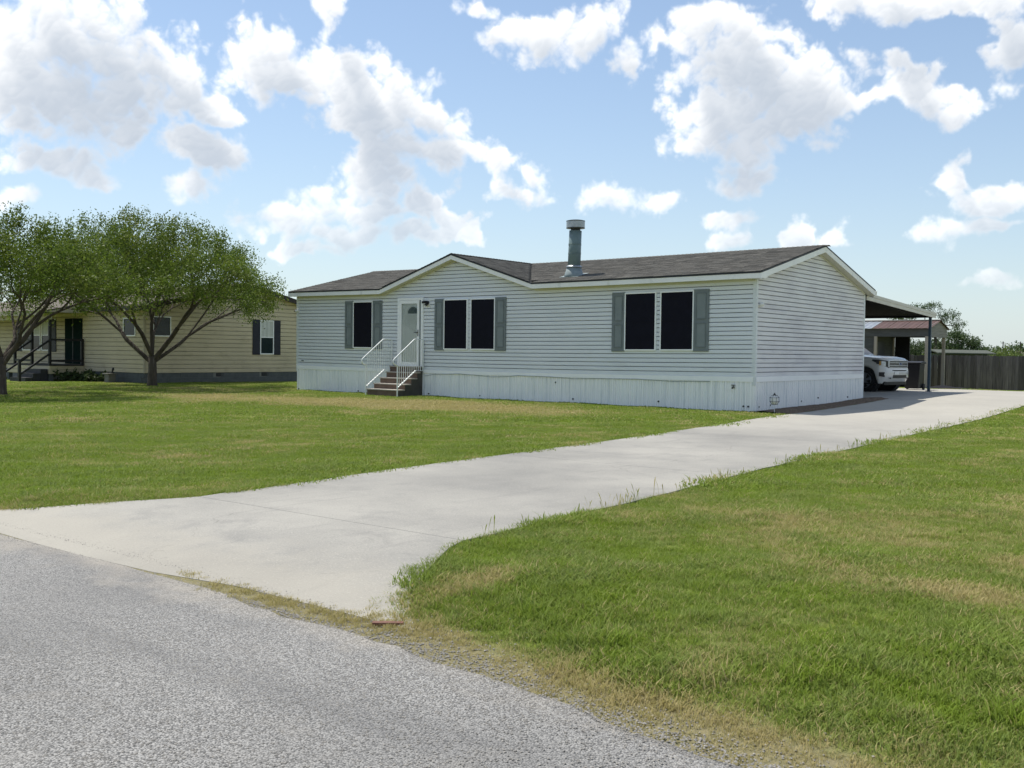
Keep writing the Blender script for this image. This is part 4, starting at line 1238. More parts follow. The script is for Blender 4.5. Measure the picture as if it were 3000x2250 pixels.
MB().prism([(NX + 0.02, NY - 0.02, ZS - 0.01), (NX + 0.02, NY + 0.07, ZS - 0.01), (NX, NY + 0.07, ZS - 0.01), (NX, NY, ZS - 0.01), (NX - 0.07, NY, ZS - 0.01), (NX - 0.07, NY - 0.02, ZS - 0.01)], (0, 0, NE_Z - ZS - 0.1)).build('corner_post', 'beige_trim', nb)
MB().box(NXL, NX - 0.1, NY + NW - 0.1, NY + NW, 0, NE_Z - 0.05).build('rear_wall', 'beige', nb)
MB().prism([(NXL, NY, 0), (NXL, NY + NW, 0), (NXL, NY + NW, NE_Z), (NXL, NR_Y, NR_Z - 0.15), (NXL, NY, NE_Z)], (0.1, 0, 0)).build('end_wall', 'beige', nb)
# block foundation
fnd = MB().box(NX - 0.12, NX - 0.022, NY + 0.03, NY + NW, -0.1, ZS).box(NXL, NX - 0.12, NY + 0.03, NY + 0.1, -0.1, ZS).build('foundation', 'mortar', nb)
def block_mesh():
    m = MB().box(-0.197, 0.197, -0.02, 0.02, 0.004, 0.196)
    me = m.mesh('block'); me.materials.append(M['block']); return me
BL = block_mesh()
for row in range(3):
    zc = -0.19 + 0.2 * row
    yy = NY + 0.03 + (0.2 if row % 2 else 0.4) - 0.2
    while yy < NY + NW - 0.2:
        if not (row == 2 and (abs(yy - 2.73) < 0.2 or abs(yy - 5.1) < 0.2)):
            inst('block', BL, fnd, (NX - 0.022 + random.uniform(-0.004, 0.004), yy, zc), (0, 0, R(90)))
        yy += 0.4
    xx = NX - 0.24 - (0.2 if row % 2 else 0)
    while xx > NXL + 0.2 and xx > -31:
        inst('block', BL, fnd, (xx, NY + 0.03 + random.uniform(-0.004, 0.004), zc))
        xx -= 0.4
for yv in (2.73, 5.1):
    v = MB().box(NX - 0.03, NX - 0.008, yv - 0.2, yv + 0.2, 0.24, 0.40)
    vo = v.build('foundation_vent', 'dark_metal', nb)
    for k in range(4):
        MB().box(NX - 0.008, NX - 0.002, yv - 0.18, yv + 0.18, 0.26 + k * 0.035, 0.275 + k * 0.035).build('vent_slat', 'dark_metal', vo)
# roof
m = MB()
slab_poly(m, [(NXL - 0.3, NY - 0.35, NE_Z), (NX + 0.3, NY - 0.35, NE_Z), (NX + 0.3, NR_Y, NR_Z), (NXL - 0.3, NR_Y, NR_Z)], 0.05)
slab_poly(m, [(NXL - 0.3, NR_Y, NR_Z), (NX + 0.3, NR_Y, NR_Z), (NX + 0.3, NY + NW + 0.35, NE_Z), (NXL - 0.3, NY + NW + 0.35, NE_Z)], 0.05)
nro = m.build('roof', 'nb_roof', nb)
for y0, y1 in ((NY - 0.35, NR_Y), (NR_Y, NY + NW + 0.35)):
    MB().prism([(NX + 0.302, y0, nroof(y0) - 0.20), (NX + 0.302, y1, nroof(y1) - 0.20), (NX + 0.302, y1, nroof(y1) + 0.012), (NX + 0.302, y0, nroof(y0) + 0.012)], (0.025, 0, 0)).build('rake_board', 'nb_fascia', nb)
    MB().prism([(NX + 0.30, y0, nroof(y0) - 0.155), (NX + 0.30, y1, nroof(y1) - 0.155), (NX + 0.02, y1, nroof(y1) - 0.155), (NX + 0.02, y0, nroof(y0) - 0.155)], (0, 0, 0.012)).build('soffit', 'beige_trim', nb)
MB().box(NXL - 0.3, NX + 0.3, NY - 0.375, NY - 0.352, NE_Z - 0.19, NE_Z - 0.01).build('fascia_board', 'nb_fascia', nb)
MB().box(NXL - 0.3, NX + 0.29, NY - 0.35, NY - 0.02, NE_Z - 0.175, NE_Z - 0.16).build('soffit', 'beige_trim', nb)
# porch roof in front of the deck
pr = MB()
slab_poly(pr, [(-41.2, -2.75, 2.92), (-30.0, -2.75, 2.92), (-30.0, 0.4, 3.62), (-41.2, 0.4, 3.62)], 0.05)
pr.build('porch_roof', 'nb_roof', nb)
MB().box(-41.2, -29.99, -2.775, -2.752, 2.72, 2.91).build('fascia_board', 'beige_trim', nb)
MB().box(-41.2, -30.02, -2.55, -2.40, 2.56, 2.74).build('porch_beam', 'beige_trim', nb)
MB().prism([(-30.0, -2.74, 2.86), (-30.0, NY, 2.86), (-30.0, NY, 3.26)], (0.02, 0, 0)).build('porch_gable', 'beige_trim', nb)
def nb_window(axis, base, s0, s1, z0, z1, blind=True):
    t = 0.045; m = MB()
    def B(a, b, c, d, p0, p1, mm):
        if axis == 'y': mm.box(base + p0, base + p1, a, b, c, d)
        else: mm.box(a, b, base - p1, base - p0, c, d)
    B(s0, s1, z0, z0 + t, 0.0, 0.045, m); B(s0, s1, z1 - t, z1, 0.0, 0.045, m)
    B(s0, s0 + t, z0 + t, z1 - t, 0.0, 0.044, m); B(s1 - t, s1, z0 + t, z1 - t, 0.0, 0.044, m)
    zc = (z0 + z1) / 2
    if z1 - z0 > 1.0: B(s0 + t, s1 - t, zc - 0.02, zc + 0.02, 0.0, 0.043, m)
    o = m.build('window', 'white_clean', nb)
    g = MB()
    if z1 - z0 > 1.0:
        B(s0 + t, s1 - t, z0 + t, zc - 0.02, 0.012, 0.022, g); g.build('pane', 'pane', o)
        g = MB(); B(s0 + t, s1 - t, zc + 0.02, z1 - t, 0.012, 0.022, g); g.build('pane', 'blind' if blind else 'pane', o)
        for k in (1, 2):
            mm = MB(); s = s0 + t + (s1 - s0 - 2 * t) * k / 3
            B(s - 0.008, s + 0.008, zc + 0.02, z1 - t, 0.02, 0.028, mm); mm.build('muntin', 'white_clean', o)
    else:
        B(s0 + t, s1 - t, z0 + t, z1 - t, 0.012, 0.022, g); g.build('pane', 'pane', o)
def nb_shutter(axis, base, s0, s1, z0, z1):
    m = MB()
    if axis == 'y': m.box(base + 0.016, base + 0.045, s0, s1, z0, z1)
    else: m.box(s0, s1, base - 0.045, base - 0.016, z0, z1)
    o = m.build('shutter', 'navy_shutter', nb)
    n = 14
    for k in range(n):
        zz = z0 + 0.06 + (z1 - z0 - 0.12) * k / n
        q = MB()
        if axis == 'y': q.box(base + 0.045, base + 0.052, s0 + 0.05, s1 - 0.05, zz, zz + 0.05)
        else: q.box(s0 + 0.05, s1 - 0.05, base - 0.052, base - 0.045, zz, zz + 0.05)
        q.build('louvre', 'navy_shutter', o)
nb_window('y', NX, 4.78, 5.53, 1.20, 2.72)
nb_shutter('y', NX, 4.38, 4.77, 1.18, 2.72); nb_shutter('y', NX, 5.54, 5.90, 1.18, 2.72)
nb_window('y', NX, -0.50, 0.33, 1.89, 2.71)
nb_window('x', NY, -27.2, -26.3, 1.89, 2.64)
nb_window('x', NY, -35.75, -34.05, 1.25, 2.64); nb_window('x', NY, -33.95, -33.10, 1.25, 2.64)
nb_shutter('x', NY, -36.2, -35.77, 1.2, 2.66); nb_shutter('x', NY, -33.08, -32.65, 1.2, 2.66)
MB().box(-31.85, -30.42, NY - 0.05, NY - 0.018, 0.70, 2.66).build('door_and_shadow', 'door_green', nb)  # dark sheet wider than the door, also standing in for shadow beside it
MB().box(-31.2, -31.14, NY - 0.056, NY - 0.049, 0.72, 2.64).build('door_stile', 'black_wood', nb)
# deck with rails and steps
YD = -2.37
dk = empty('porch_deck', (-32.2, -1.6, 0), 'porch deck of the tan home with black railings and skirt boards', 'deck')
for k in range(10):
    y0 = YD + k * 0.15
    MB().box(-34.1, -30.26, y0 + 0.004, y0 + 0.146, 0.645, 0.683).build('deck_board', 'deck', dk)
for k in range(2):
    z0 = 0.30 + k * 0.17
    course_board('x', YD + 0.03, -34.05, -30.32, -34.05, -30.32, z0, z0 + 0.17, -1, 1).build('skirt_board', 'beige', dk)
    course_board('y', -30.3, YD + 0.04, NY - 0.03, YD + 0.04, NY - 0.03, z0, z0 + 0.17, 1, 1).build('skirt_board', 'beige', dk)
MB().box(-34.0, -30.36, YD + 0.06, NY - 0.03, 0.28, 0.64).build('deck_frame', 'beige_trim', dk)
for (x, y, zt, zb) in ((-30.32, YD + 0.02, 2.60, 0.64), (-31.83, YD + 0.02, 2.60, 0.64), (-30.32, NY - 0.1, 1.78, 0.64), (-33.35, YD + 0.02, 1.75, 0.64)):
    MB().box(x - 0.05, x + 0.05, y - 0.05, y + 0.05, zb, zt).build('post', 'black_wood', dk)
for (x, y) in ((-34.0, YD + 0.1), (-30.42, YD + 0.1), (-32.2, YD + 0.1), (-30.42, NY - 0.15), (-34.0, NY - 0.15)):
    MB().box(x - 0.08, x + 0.08, y - 0.08, y + 0.08, -0.08, 0.29).build('footing', 'block', dk)
for z in (1.68, 0.80):
    MB().box(-30.35, -30.29, YD + 0.07, NY - 0.15, z, z + 0.09).build('rail', 'black_wood', dk)
    MB().box(-33.30, -31.88, YD - 0.01, YD + 0.05, z, z + 0.09).build('rail', 'black_wood', dk)
for xx in (-30.34, -31.83):
    MB().box(xx - 0.05, xx + 0.05, YD - 1.28, YD - 1.18, -0.05, 0.88).build('stair_post', 'black_wood', dk)
    for zt in (1.62, 1.05):
        MB().prism([(xx - 0.03, YD - 0.03, zt), (xx - 0.03, YD - 1.2, zt - 0.80), (xx - 0.03, YD - 1.2, zt - 0.71), (xx - 0.03, YD - 0.03, zt + 0.09)], (0.06, 0, 0)).build('stair_rail', 'black_wood', dk)
for k in range(3):
    MB().box(-31.75, -30.42, YD - 0.32 * (k + 1), YD - 0.32 * k - 0.02, -0.06, 0.49 - 0.17 * k).build('stair', 'deck', dk)
# flower bed edge things below the neighbour's wall
gp = empty('garden_pillar', (-27.3, NY - 0.55, 0), 'small square concrete pedestal by the tan house wall', 'pedestal')
MB().box(-27.46, -27.14, NY - 0.71, NY - 0.39, -0.05, 0.33).build('shaft', 'concrete_pillar', gp, bevel=0.02)
MB().box(-27.52, -27.08, NY - 0.77, NY - 0.33, 0.33, 0.385).build('cap', 'concrete_pillar', gp, bevel=0.01)
gb = MB().tube([(-27.2, NY - 0.5, 0.38), (-27.21, NY - 0.5, 0.46), (-27.16, NY - 0.5, 0.56), (-27.12, NY - 0.51, 0.585)], [0.05, 0.035, 0.05, 0.025], 8)
gb.tube([(-27.16, NY - 0.5, 0.56), (-27.16, NY - 0.5, 0.62)], [0.02, 0.045], 8)
tagp(gb.build('garden_ornament', 'dark_metal', None, smooth=True), 'small dark bird ornament on top of the concrete pedestal', 'ornament')
sl_ = MB().tube([(-30.75, -4.3, -0.03), (-30.75, -4.3, 0.16)], 0.012, 6)
slo = empty('spotlight', (-30.75, -4.3, 0), 'small black garden spotlight on a stake near the porch steps', 'spotlight')
sl_.build('stake', 'black_plastic', slo)
for dx in (-0.09, 0.09):
    MB().tube([(-30.75 + dx * 0.4, -4.3, 0.14), (-30.75 + dx, -4.36, 0.20), (-30.75 + dx * 1.5, -4.42, 0.24)], [0.03, 0.05, 0.055], 10).build('lamp_head', 'black_plastic', slo)

# ------------------------------------------------------------------ carport at the rear of the grey home
GZ = 0.172
cp = empty('carport', (-4.0, 11.5, 0.15), 'attached lean-to carport with cream beams and slate-blue steel post', 'carport')
CY0, CY1, CZ0, CZ1 = 7.86, 15.25, 3.36, 3.03
def cz(y): return CZ0 + (CZ1 - CZ0) * (y - CY0) / (CY1 - CY0)
CXL = -9.0
m = MB(); N = 22
for k in range(N):
    y0 = CY0 + (CY1 - CY0) * k / N; y1 = CY0 + (CY1 - CY0) * (k + 0.6) / N; y2 = CY0 + (CY1 - CY0) * (k + 1) / N
    for (a, b, dz) in ((y0, y1, 0.0), (y1, y2, 0.02)):
        m.quad((CXL, a, cz(a) - 0.09 + dz), (-0.002, a, cz(a) - 0.09 + dz), (-0.002, b, cz(b) - 0.09 + dz), (CXL, b, cz(b) - 0.09 + dz))
    m.quad((CXL, y1, cz(y1) - 0.09), (-0.002, y1, cz(y1) - 0.09), (-0.002, y1, cz(y1) - 0.07), (CXL, y1, cz(y1) - 0.07))
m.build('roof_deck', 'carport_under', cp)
m = MB(); slab_poly(m, [(CXL, CY0 + 0.2, cz(CY0 + 0.2) - 0.02), (-0.01, CY0 + 0.2, cz(CY0 + 0.2) - 0.02), (-0.01, CY1, CZ1 - 0.02), (CXL, CY1, CZ1 - 0.02)], 0.03)
m.build('roof_sheet', 'carport_beam', cp)
MB().prism([(0.0, CY0, cz(CY0) - 0.205), (0.0, CY1, cz(CY1) - 0.185), (0.0, CY1, cz(CY1) - 0.085), (0.0, CY0, cz(CY0) - 0.085)], (0.03, 0, 0)).build('side_beam', 'carport_beam', cp)
MB().prism([(-0.005, CY0 + 0.6, cz(CY0 + 0.6) - 0.083), (-0.005, CY1 + 0.03, cz(CY1) - 0.083), (-0.005, CY1 + 0.03, cz(CY1) + 0.012), (-0.005, CY0 + 0.6, cz(CY0 + 0.6) + 0.012)], (0.05, 0, 0)).build('roof_trim', 'carport_beam', cp)
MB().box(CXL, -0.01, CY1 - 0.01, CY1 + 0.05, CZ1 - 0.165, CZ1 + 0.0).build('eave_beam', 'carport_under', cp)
for xx in (-0.15, -4.6, -8.9):
    MB().box(xx - 0.045, xx + 0.045, CY1 - 0.12, CY1 - 0.03, 0.15, CZ1 - 0.166).build('post', 'carport_post', cp)
    MB().box(xx - 0.09, xx + 0.09, CY1 - 0.165, CY1 + 0.015, 0.165, 0.18).build('post_plate', 'carport_post', cp)

# ------------------------------------------------------------------ white sport utility vehicle under the carport
def make_suv():
    NXF, YC, LEN, WID = -0.62, 13.42, 5.3, 1.0
    WX, RW = (-1.43, -1.43 - 3.1), 0.405
    root = empty('suv', (NXF - LEN / 2, YC, GZ), 'white sport utility vehicle parked nose out under the carport', 'suv')
    zf = GZ
    def plan(y):                       # front outline: x set-back at lateral y
        return NXF - 0.40 * (1 - (1 - min(1.0, abs(y) / WID) ** 3.0) ** (1 / 3.0))
    # half outline from nose centre round the corner along the side to the tail
    cols = []
    for yv in np.concatenate([np.linspace(0, 0.8, 9), [0.86, 0.91, 0.95, 0.975, 0.99]]):
        cols.append((plan(yv), float(yv)))
    xs = np.linspace(plan(1.0) - 0.02, NXF - LEN + 0.25, 70)
    for xv in xs: cols.append((float(xv), WID))
    for yv in (0.97, 0.9, 0.75, 0.5, 0.25, 0.0):
        cols.append((NXF - LEN + 0.25 * (abs(yv)) ** 4, yv))
    def zbot(x):
        for wx in WX:
            d = abs(x - wx)
            ra = RW + 0.095
            if d < ra: return 0.43 + math.sqrt(max(0, ra * ra - d * d)) - 0.03
        return 0.30
    def ztop(x):
        t = (NXF - x)
        if t < 1.5: return 1.06 + 0.12 * min(1, t / 0.25) ** 0.6 + 0.10 * min(1, t / 1.5)
        return 1.28
    V = []; F = []
    rows = 8
    for (x, y) in cols:
        zb = max(zbot(x), 0.30) if y > 0.9 else 0.36
        zt = ztop(x)
        prof = [(0.045, zb), (0.02, zb + 0.03), (0.0, max(zb + 0.05, 0.52)), (-0.004, max(zb + 0.06, 0.74)), (0.004, max(zb + 0.07, 0.95)), (0.012, zt - 0.09), (0.035, zt - 0.025), (0.085, zt)]
        ln = math.hypot(x - (NXF - LEN / 2), 0)
        for ins, z in prof:
            # inset towards the body centre
            nx_ = 0.0; ny_ = 0.0
            if y >= WID - 1e-6: ny_ = 1
            elif x > NXF - 1.0:
                a = (y / WID) ** 2.2; ny_ = a; nx_ = 1 - a
            else:
                a = (y / WID) ** 4; ny_ = a; nx_ = -(1 - a)
            bump = 0.06 if (x > NXF - 0.6 and y < 0.99 and 0.4 < z < 0.86) else 0.0   # bumper stands proud
            V.append((x - nx_ * ins + (bump if nx_ > 0.2 else 0), (y - ny_ * ins), z))
    nC = len(cols)
    for c in range(nC - 1):
        for r_ in range(rows - 1):
            a = c * rows + r_
            F.append((a, a + 1, a + rows + 1, a + rows))
    # hood and deck surface between the shoulder and the centre line
    base = len(V); NH = 7
    side_cols = [k for k in range(nC)]
    for k in side_cols:
        x, y, z = V[k * rows + rows - 1]
        for q in range(NH):
            t = q / (NH - 1)
            V.append((x, y * (1 - t), z + (0.055 * (1 - (1 - t) ** 2) if y > 0.05 else 0.0)))
    for k in range(nC - 1):
        for q in range(NH - 1):
            a = base + k * NH + q
            F.append((a, a + 1, a + NH + 1, a + NH))
    mb = MB()
    nV = len(V)
    mb.v = [(x, YC + y, zf + z) for x, y, z in V] + [(x, YC - y, zf + z) for x, y, z in V]
    mb.f = F + [tuple(nV + i for i in f[::-1]) for f in F]
    body = mb.build('body', 'car', root, smooth=True)
    # dark underbody and wheel wells
    MB().box(NXF - LEN + 0.3, NXF - 0.30, YC - 0.80, YC + 0.80, zf + 0.26, zf + 0.95).build('underbody', 'car_black', root)
    # greenhouse
    st = [(NXF - 1.42, 1.30, 1.32, 0.90), (NXF - 1.75, 1.30, 1.55, 0.86), (NXF - 2.20, 1.30, 1.86, 0.80), (NXF - 2.7, 1.29, 1.92, 0.78), (NXF - 4.6, 1.29, 1.92, 0.78), (NXF - 5.0, 1.29, 1.80, 0.78), (NXF - 5.2, 1.29, 1.31, 0.82)]
    m = MB(); ns = 0
    for (x, zb, zt, w) in st:
        m.v += [(x, YC - 0.93, zf + zb), (x, YC - (0.93 + w) / 2, zf + zb + (zt - zb) * 0.6), (x, YC - w * 0.93, zf + zt - 0.03), (x, YC - w * 0.6, zf + zt), (x, YC, zf + zt + 0.02), (x, YC + w * 0.6, zf + zt), (x, YC + w * 0.93, zf + zt - 0.03), (x, YC + (0.93 + w) / 2, zf + zb + (zt - zb) * 0.6), (x, YC + 0.93, zf + zb)]
    for k in range(len(st) - 1):
        for q in range(8):
            a = k * 9 + q
            m.f.append((a, a + 1, a + 10, a + 9))
    m.build('cabin', 'car', root, smooth=True)
    ws = MB()
    ws.quad((NXF - 1.40, YC - 0.80, zf + 1.335), (NXF - 1.40, YC + 0.80, zf + 1.335), (NXF - 2.12, YC + 0.70, zf + 1.86), (NXF - 2.12, YC - 0.70, zf + 1.86))
    ws.build('windscreen', 'car_glass', root)
    for sgn in (-1, 1):
        for (a, b) in ((NXF - 1.85, NXF - 2.85), (NXF - 2.93, NXF - 3.85), (NXF - 3.93, NXF - 4.9)):
            q = MB(); yb, yt = YC + sgn * 0.937, YC + sgn * 0.805
            q.quad((a, yb, zf + 1.33), (b, yb, zf + 1.33), (b, yt, zf + 1.80), (a - (0.35 if a > NXF - 2 else 0), yt, zf + 1.80))
            q.build('side_window', 'car_glass', root)
        mi = MB().box(NXF - 2.0, NXF - 1.86, YC + sgn * 0.98, YC + sgn * 1.22, zf + 1.30, zf + 1.50)
        mi.build('mirror', 'car', root, bevel=0.03)
        MB().box(NXF - 4.3, NXF - 0.35, YC + sgn * 0.96 - 0.05, YC + sgn * 0.96 + 0.05, zf + 0.27, zf + 0.315).build('running_board', 'car_black', root)
    for wx in WX:
        for sgn in (-1, 1):
            # wheel well
            MB().tube([(wx, YC + sgn * 0.60, zf + 0.43), (wx, YC + sgn * 0.915, zf + 0.43)], RW + 0.088, 28).build('wheel_well', 'car_black', root)
            w = MB(); yo = YC + sgn * 0.955
            prof = [(0.27, -0.24), (0.38, -0.235), (RW, -0.19), (RW, -0.05), (0.385, -0.005), (0.29, 0.0), (0.272, -0.03)]
            n = 36
            for (r_, d) in prof:
                for q in range(n):
                    a = 2 * math.pi * q / n
                    w.v.append((wx + r_ * math.cos(a), yo + sgn * d, zf + RW + r_ * math.sin(a)))
            for k in range(len(prof) - 1):
                for q in range(n):
                    r2 = (q + 1) % n; a = k * n
                    w.f.append((a + q, a + r2, a + n + r2, a + n + q))
            wo_ = w.build('wheel', 'tyre', root, smooth=True)
            rm = MB().tube([(wx, yo - sgn * 0.10, zf + RW), (wx, yo - sgn * 0.085, zf + RW)], 0.272, 32)
            rm.build('brake_disc', 'car_black', wo_)
            sp_ = MB()
            for k in range(6):
                a = 2 * math.pi * k / 6 + 0.3
                c, s_ = math.cos(a), math.sin(a)
                pts = [(0.045, -0.035), (0.26, -0.055), (0.26, 0.055), (0.045, 0.035)]
                sp_.prism([(wx + r_ * c - t * s_, yo - sgn * 0.05, zf + RW + r_ * s_ + t * c) for r_, t in pts], (0, sgn * 0.025, 0))
            ring = []
            sp_.tube([(wx, yo - sgn * 0.05, zf + RW), (wx, yo - sgn * 0.015, zf + RW)], 0.065, 16)
            sp_.build('rim', 'rim', wo_)
            rg = MB()
            for (r_, d) in ((0.252, -0.01), (0.275, -0.004), (0.275, -0.03), (0.252, -0.04)):
                for q in range(n):
                    a = 2 * math.pi * q / n
                    rg.v.append((wx + r_ * math.cos(a), yo + sgn * d, zf + RW + r_ * math.sin(a)))
            for k in range(3):
                for q in range(n):
                    r2 = (q + 1) % n; a = k * n
                    rg.f.append((a + q, a + r2, a + n + r2, a + n + q))
            rg.build('rim_lip', 'rim', wo_, smooth=True)
    # front face details follow the plan outline
    def patch(name, mat, y0, y1, zlo, zhi, off, th=0.02, ny=10, par=None):
        m = MB()
        for k in range(ny + 1):
            t = k / ny; y = y0 + (y1 - y0) * t
            a, b = zlo(t), zhi(t)
            x = plan(y) + off * (1 - (abs(y) / WID) ** 3)
            yy = y + math.copysign(off * (abs(y) / WID) ** 3, y)
            m.v += [(x, YC + yy, zf + a), (x, YC + yy, zf + b), (x - th, YC + yy, zf + a), (x - th, YC + yy, zf + b)]
            if k:
                i = len(m.v) - 4; j = i - 4
                m.f += [(j, i, i + 1, j + 1), (j + 1, i + 1, i + 3, j + 3), (j, j + 2, i + 2, i)]
        e = len(m.v) - 4
        m.f += [(0, 1, 3, 2), (e, e + 2, e + 3, e + 1)]
        return m.build(name, mat, par or root)
    c = lambda v: (lambda t: v)
    patch('grille', 'car_black', -0.70, 0.70, c(0.85), c(1.09), 0.045, 0.05, 14)
    for z in (0.945, 1.03):
        patch('grille_bar', 'chrome', -0.64, 0.64, c(z - 0.010), c(z + 0.010), 0.058, 0.02, 14)
    patch('grille_surround', 'chrome', -0.70, 0.70, c(1.09), c(1.105), 0.058, 0.06, 14)
    patch('grille_surround', 'chrome', -0.66, 0.66, c(0.868), c(0.886), 0.058, 0.02, 14)
    for sgn in (-1, 1):
        patch('grille_surround', 'chrome', sgn * 0.66, sgn * 0.70, c(0.886), c(1.09), 0.056, 0.05, 2)
    bd = MB()
    el_ = [(NXF + 0.062, YC + 0.115 * math.cos(2 * math.pi * k / 20), zf + 0.99 + 0.048 * math.sin(2 * math.pi * k / 20)) for k in range(20)]
    bd.prism(el_, (0.008, 0, 0)); bo = bd.build('badge', 'chrome', root)
    bd = MB(); bd.prism([(NXF + 0.071, YC + 0.10 * math.cos(2 * math.pi * k / 20), zf + 0.99 + 0.037 * math.sin(2 * math.pi * k / 20)) for k in range(20)], (0.004, 0, 0)); bd.build('badge_face', 'badge_blue', bo)
    for sgn in (-1, 1):
        hl = patch('headlight', 'lamp_dark', sgn * 0.71, sgn * 0.992, lambda t: 0.86 + 0.13 * t, lambda t: 1.095 + 0.05 * t, 0.030, 0.03, 14)
        patch('lens', 'lamp_lens', sgn * 0.80, sgn * 0.925, lambda t: 0.91 + 0.03 * t, lambda t: 1.07 + 0.02 * t, 0.040, 0.012, 8, hl)
        patch('turn_lens', 'amber', sgn * 0.935, sgn * 0.965, lambda t: 0.94, lambda t: 1.09, 0.040, 0.012, 3, hl)
        # side marker wedge on the fender
        sm = MB(); ys = YC + sgn * 1.004
        sm.prism([(plan(0.99) - 0.0, ys, zf + 1.0), (plan(0.99) - 0.22, ys, zf + 1.10), (plan(0.99) - 0.20, ys, zf + 1.145), (plan(0.99) + 0.0, ys, zf + 1.14)], (0, -sgn * 0.03, 0)); sm.build('headlight_tail', 'lamp_dark', hl)
        fr = patch('fog_recess', 'car_black', sgn * 0.57, sgn * 0.955, lambda t: 0.46 + 0.10 * t, lambda t: 0.70 - 0.0 * t, 0.068, 0.02, 8)
        patch('fog_lamp', 'lamp_lens', sgn * 0.70, sgn * 0.84, c(0.60), c(0.65), 0.080, 0.014, 4, fr)
    patch('bumper_slot', 'car_black', -0.52, 0.52, c(0.735), c(0.775), 0.068, 0.02, 12)
    patch('lower_intake', 'car_black', -0.50, 0.50, c(0.49), c(0.60), 0.068, 0.02, 12)
    patch('front_valance', 'car_black', -0.80, 0.80, c(0.25), c(0.37), -0.05, 0.03, 12)
    # front licence plate blank
    root.rotation_euler = (0, 0, R(-9)); root.location = (root.location.x, root.location.y + 0.27, root.location.z)
    patch('plate_bracket', 'white_plastic', -0.15, 0.15, c(0.62), c(0.70), 0.072, 0.01, 4)
make_suv()

# ------------------------------------------------------------------ wheelie bin
bn = empty('trash_bin', (-1.116, 16.6, GZ), 'black wheeled trash bin standing beside the white vehicle', 'trash bin')
m = MB()
bx, by = -1.116, 16.6
lo_, hi_ = 0.25, 0.32
m.v = [(bx - lo_, by - lo_, GZ + 0.04), (bx + lo_, by - lo_, GZ + 0.04), (bx + lo_, by + lo_, GZ + 0.04), (bx - lo_, by + lo_, GZ + 0.04), (bx - hi_, by - hi_, GZ + 0.98), (bx + hi_, by - hi_, GZ + 0.98), (bx + hi_, by + hi_, GZ + 0.98), (bx - hi_, by + hi_, GZ + 0.98)]
m.f = [(0, 3, 2, 1), (4, 5, 6, 7), (0, 1, 5, 4), (1, 2, 6, 5), (2, 3, 7, 6), (3, 0, 4, 7)]
m.build('tub', 'black_plastic', bn, bevel=0.02)
m = MB(); m.prism([(bx - 0.36, by - 0.36, GZ + 0.985), (bx - 0.36, by + 0.36, GZ + 0.985), (bx - 0.36, by + 0.36, GZ + 1.05), (bx - 0.36, by, GZ + 1.085), (bx - 0.36, by - 0.36, GZ + 1.04)], (0.72, 0, 0)); m.build('lid', 'black_plastic', bn, bevel=0.015)
MB().tube([(bx - 0.28, by + 0.40, GZ + 0.93), (bx + 0.28, by + 0.40, GZ + 0.93)], 0.016, 8).build('handle', 'black_plastic', bn)
for sx in (-1, 1):
    MB().tube([(bx + sx * 0.27, by + 0.24, GZ + 0.11), (bx + sx * 0.33, by + 0.24, GZ + 0.11)], 0.11, 16).build('wheel', 'tyre', bn)

# ------------------------------------------------------------------ little grey shed with a rusty roof
SHX, SY0, SY1 = -1.85, 20.98, 23.55
SG = 0.06
sh = empty('garden_shed', (-4.6, 22.2, SG), 'weathered grey shed with open porch and rusty metal roof behind the carport', 'shed')
SEZ, SRZ, SRY = 2.66, 2.99, 22.27
for (x, y) in ((SHX - 0.06, SY0), (SHX - 0.06, SY1 - 0.05), (-4.1, SY1 - 0.05), (-4.05, SY0)):
    MB().box(x - 0.06, x + 0.06, y - 0.06, y + 0.06, SG - 0.1, SEZ - 0.36).build('post', 'post_wood', sh)
MB().box(-7.6, SHX + 0.02, SY0 - 0.03, SY0 + 0.03, SEZ - 0.37, SEZ - 0.03).build('header_board', 'shed_shaded', sh)
MB().box(-7.6, SHX + 0.02, SY1 - 0.03, SY1 + 0.03, SEZ - 0.37, SEZ - 0.03).build('header_board', 'shed_shaded', sh)
ssl = (SRZ - SEZ) / (SRY - SY0 + 0.2)
z = SEZ - 0.38; k = 0
while z < SRZ - 0.03:
    z1 = min(z + 0.13, SRZ - 0.02)
    w0 = min(SRY - SY0 + 0.04, (SRZ - z) / ssl); w1 = min(SRY - SY0 + 0.04, (SRZ - z1) / ssl)
    MB().prism([(SHX + 0.022, SRY - w0, z + 0.004), (SHX + 0.022, SRY + w0 * 0.98, z + 0.004), (SHX + 0.022, SRY + w1 * 0.98, z1), (SHX + 0.022, SRY - w1, z1)], (0.02, 0, 0)).build('gable_board', 'shed_wood', sh)
    z = z1
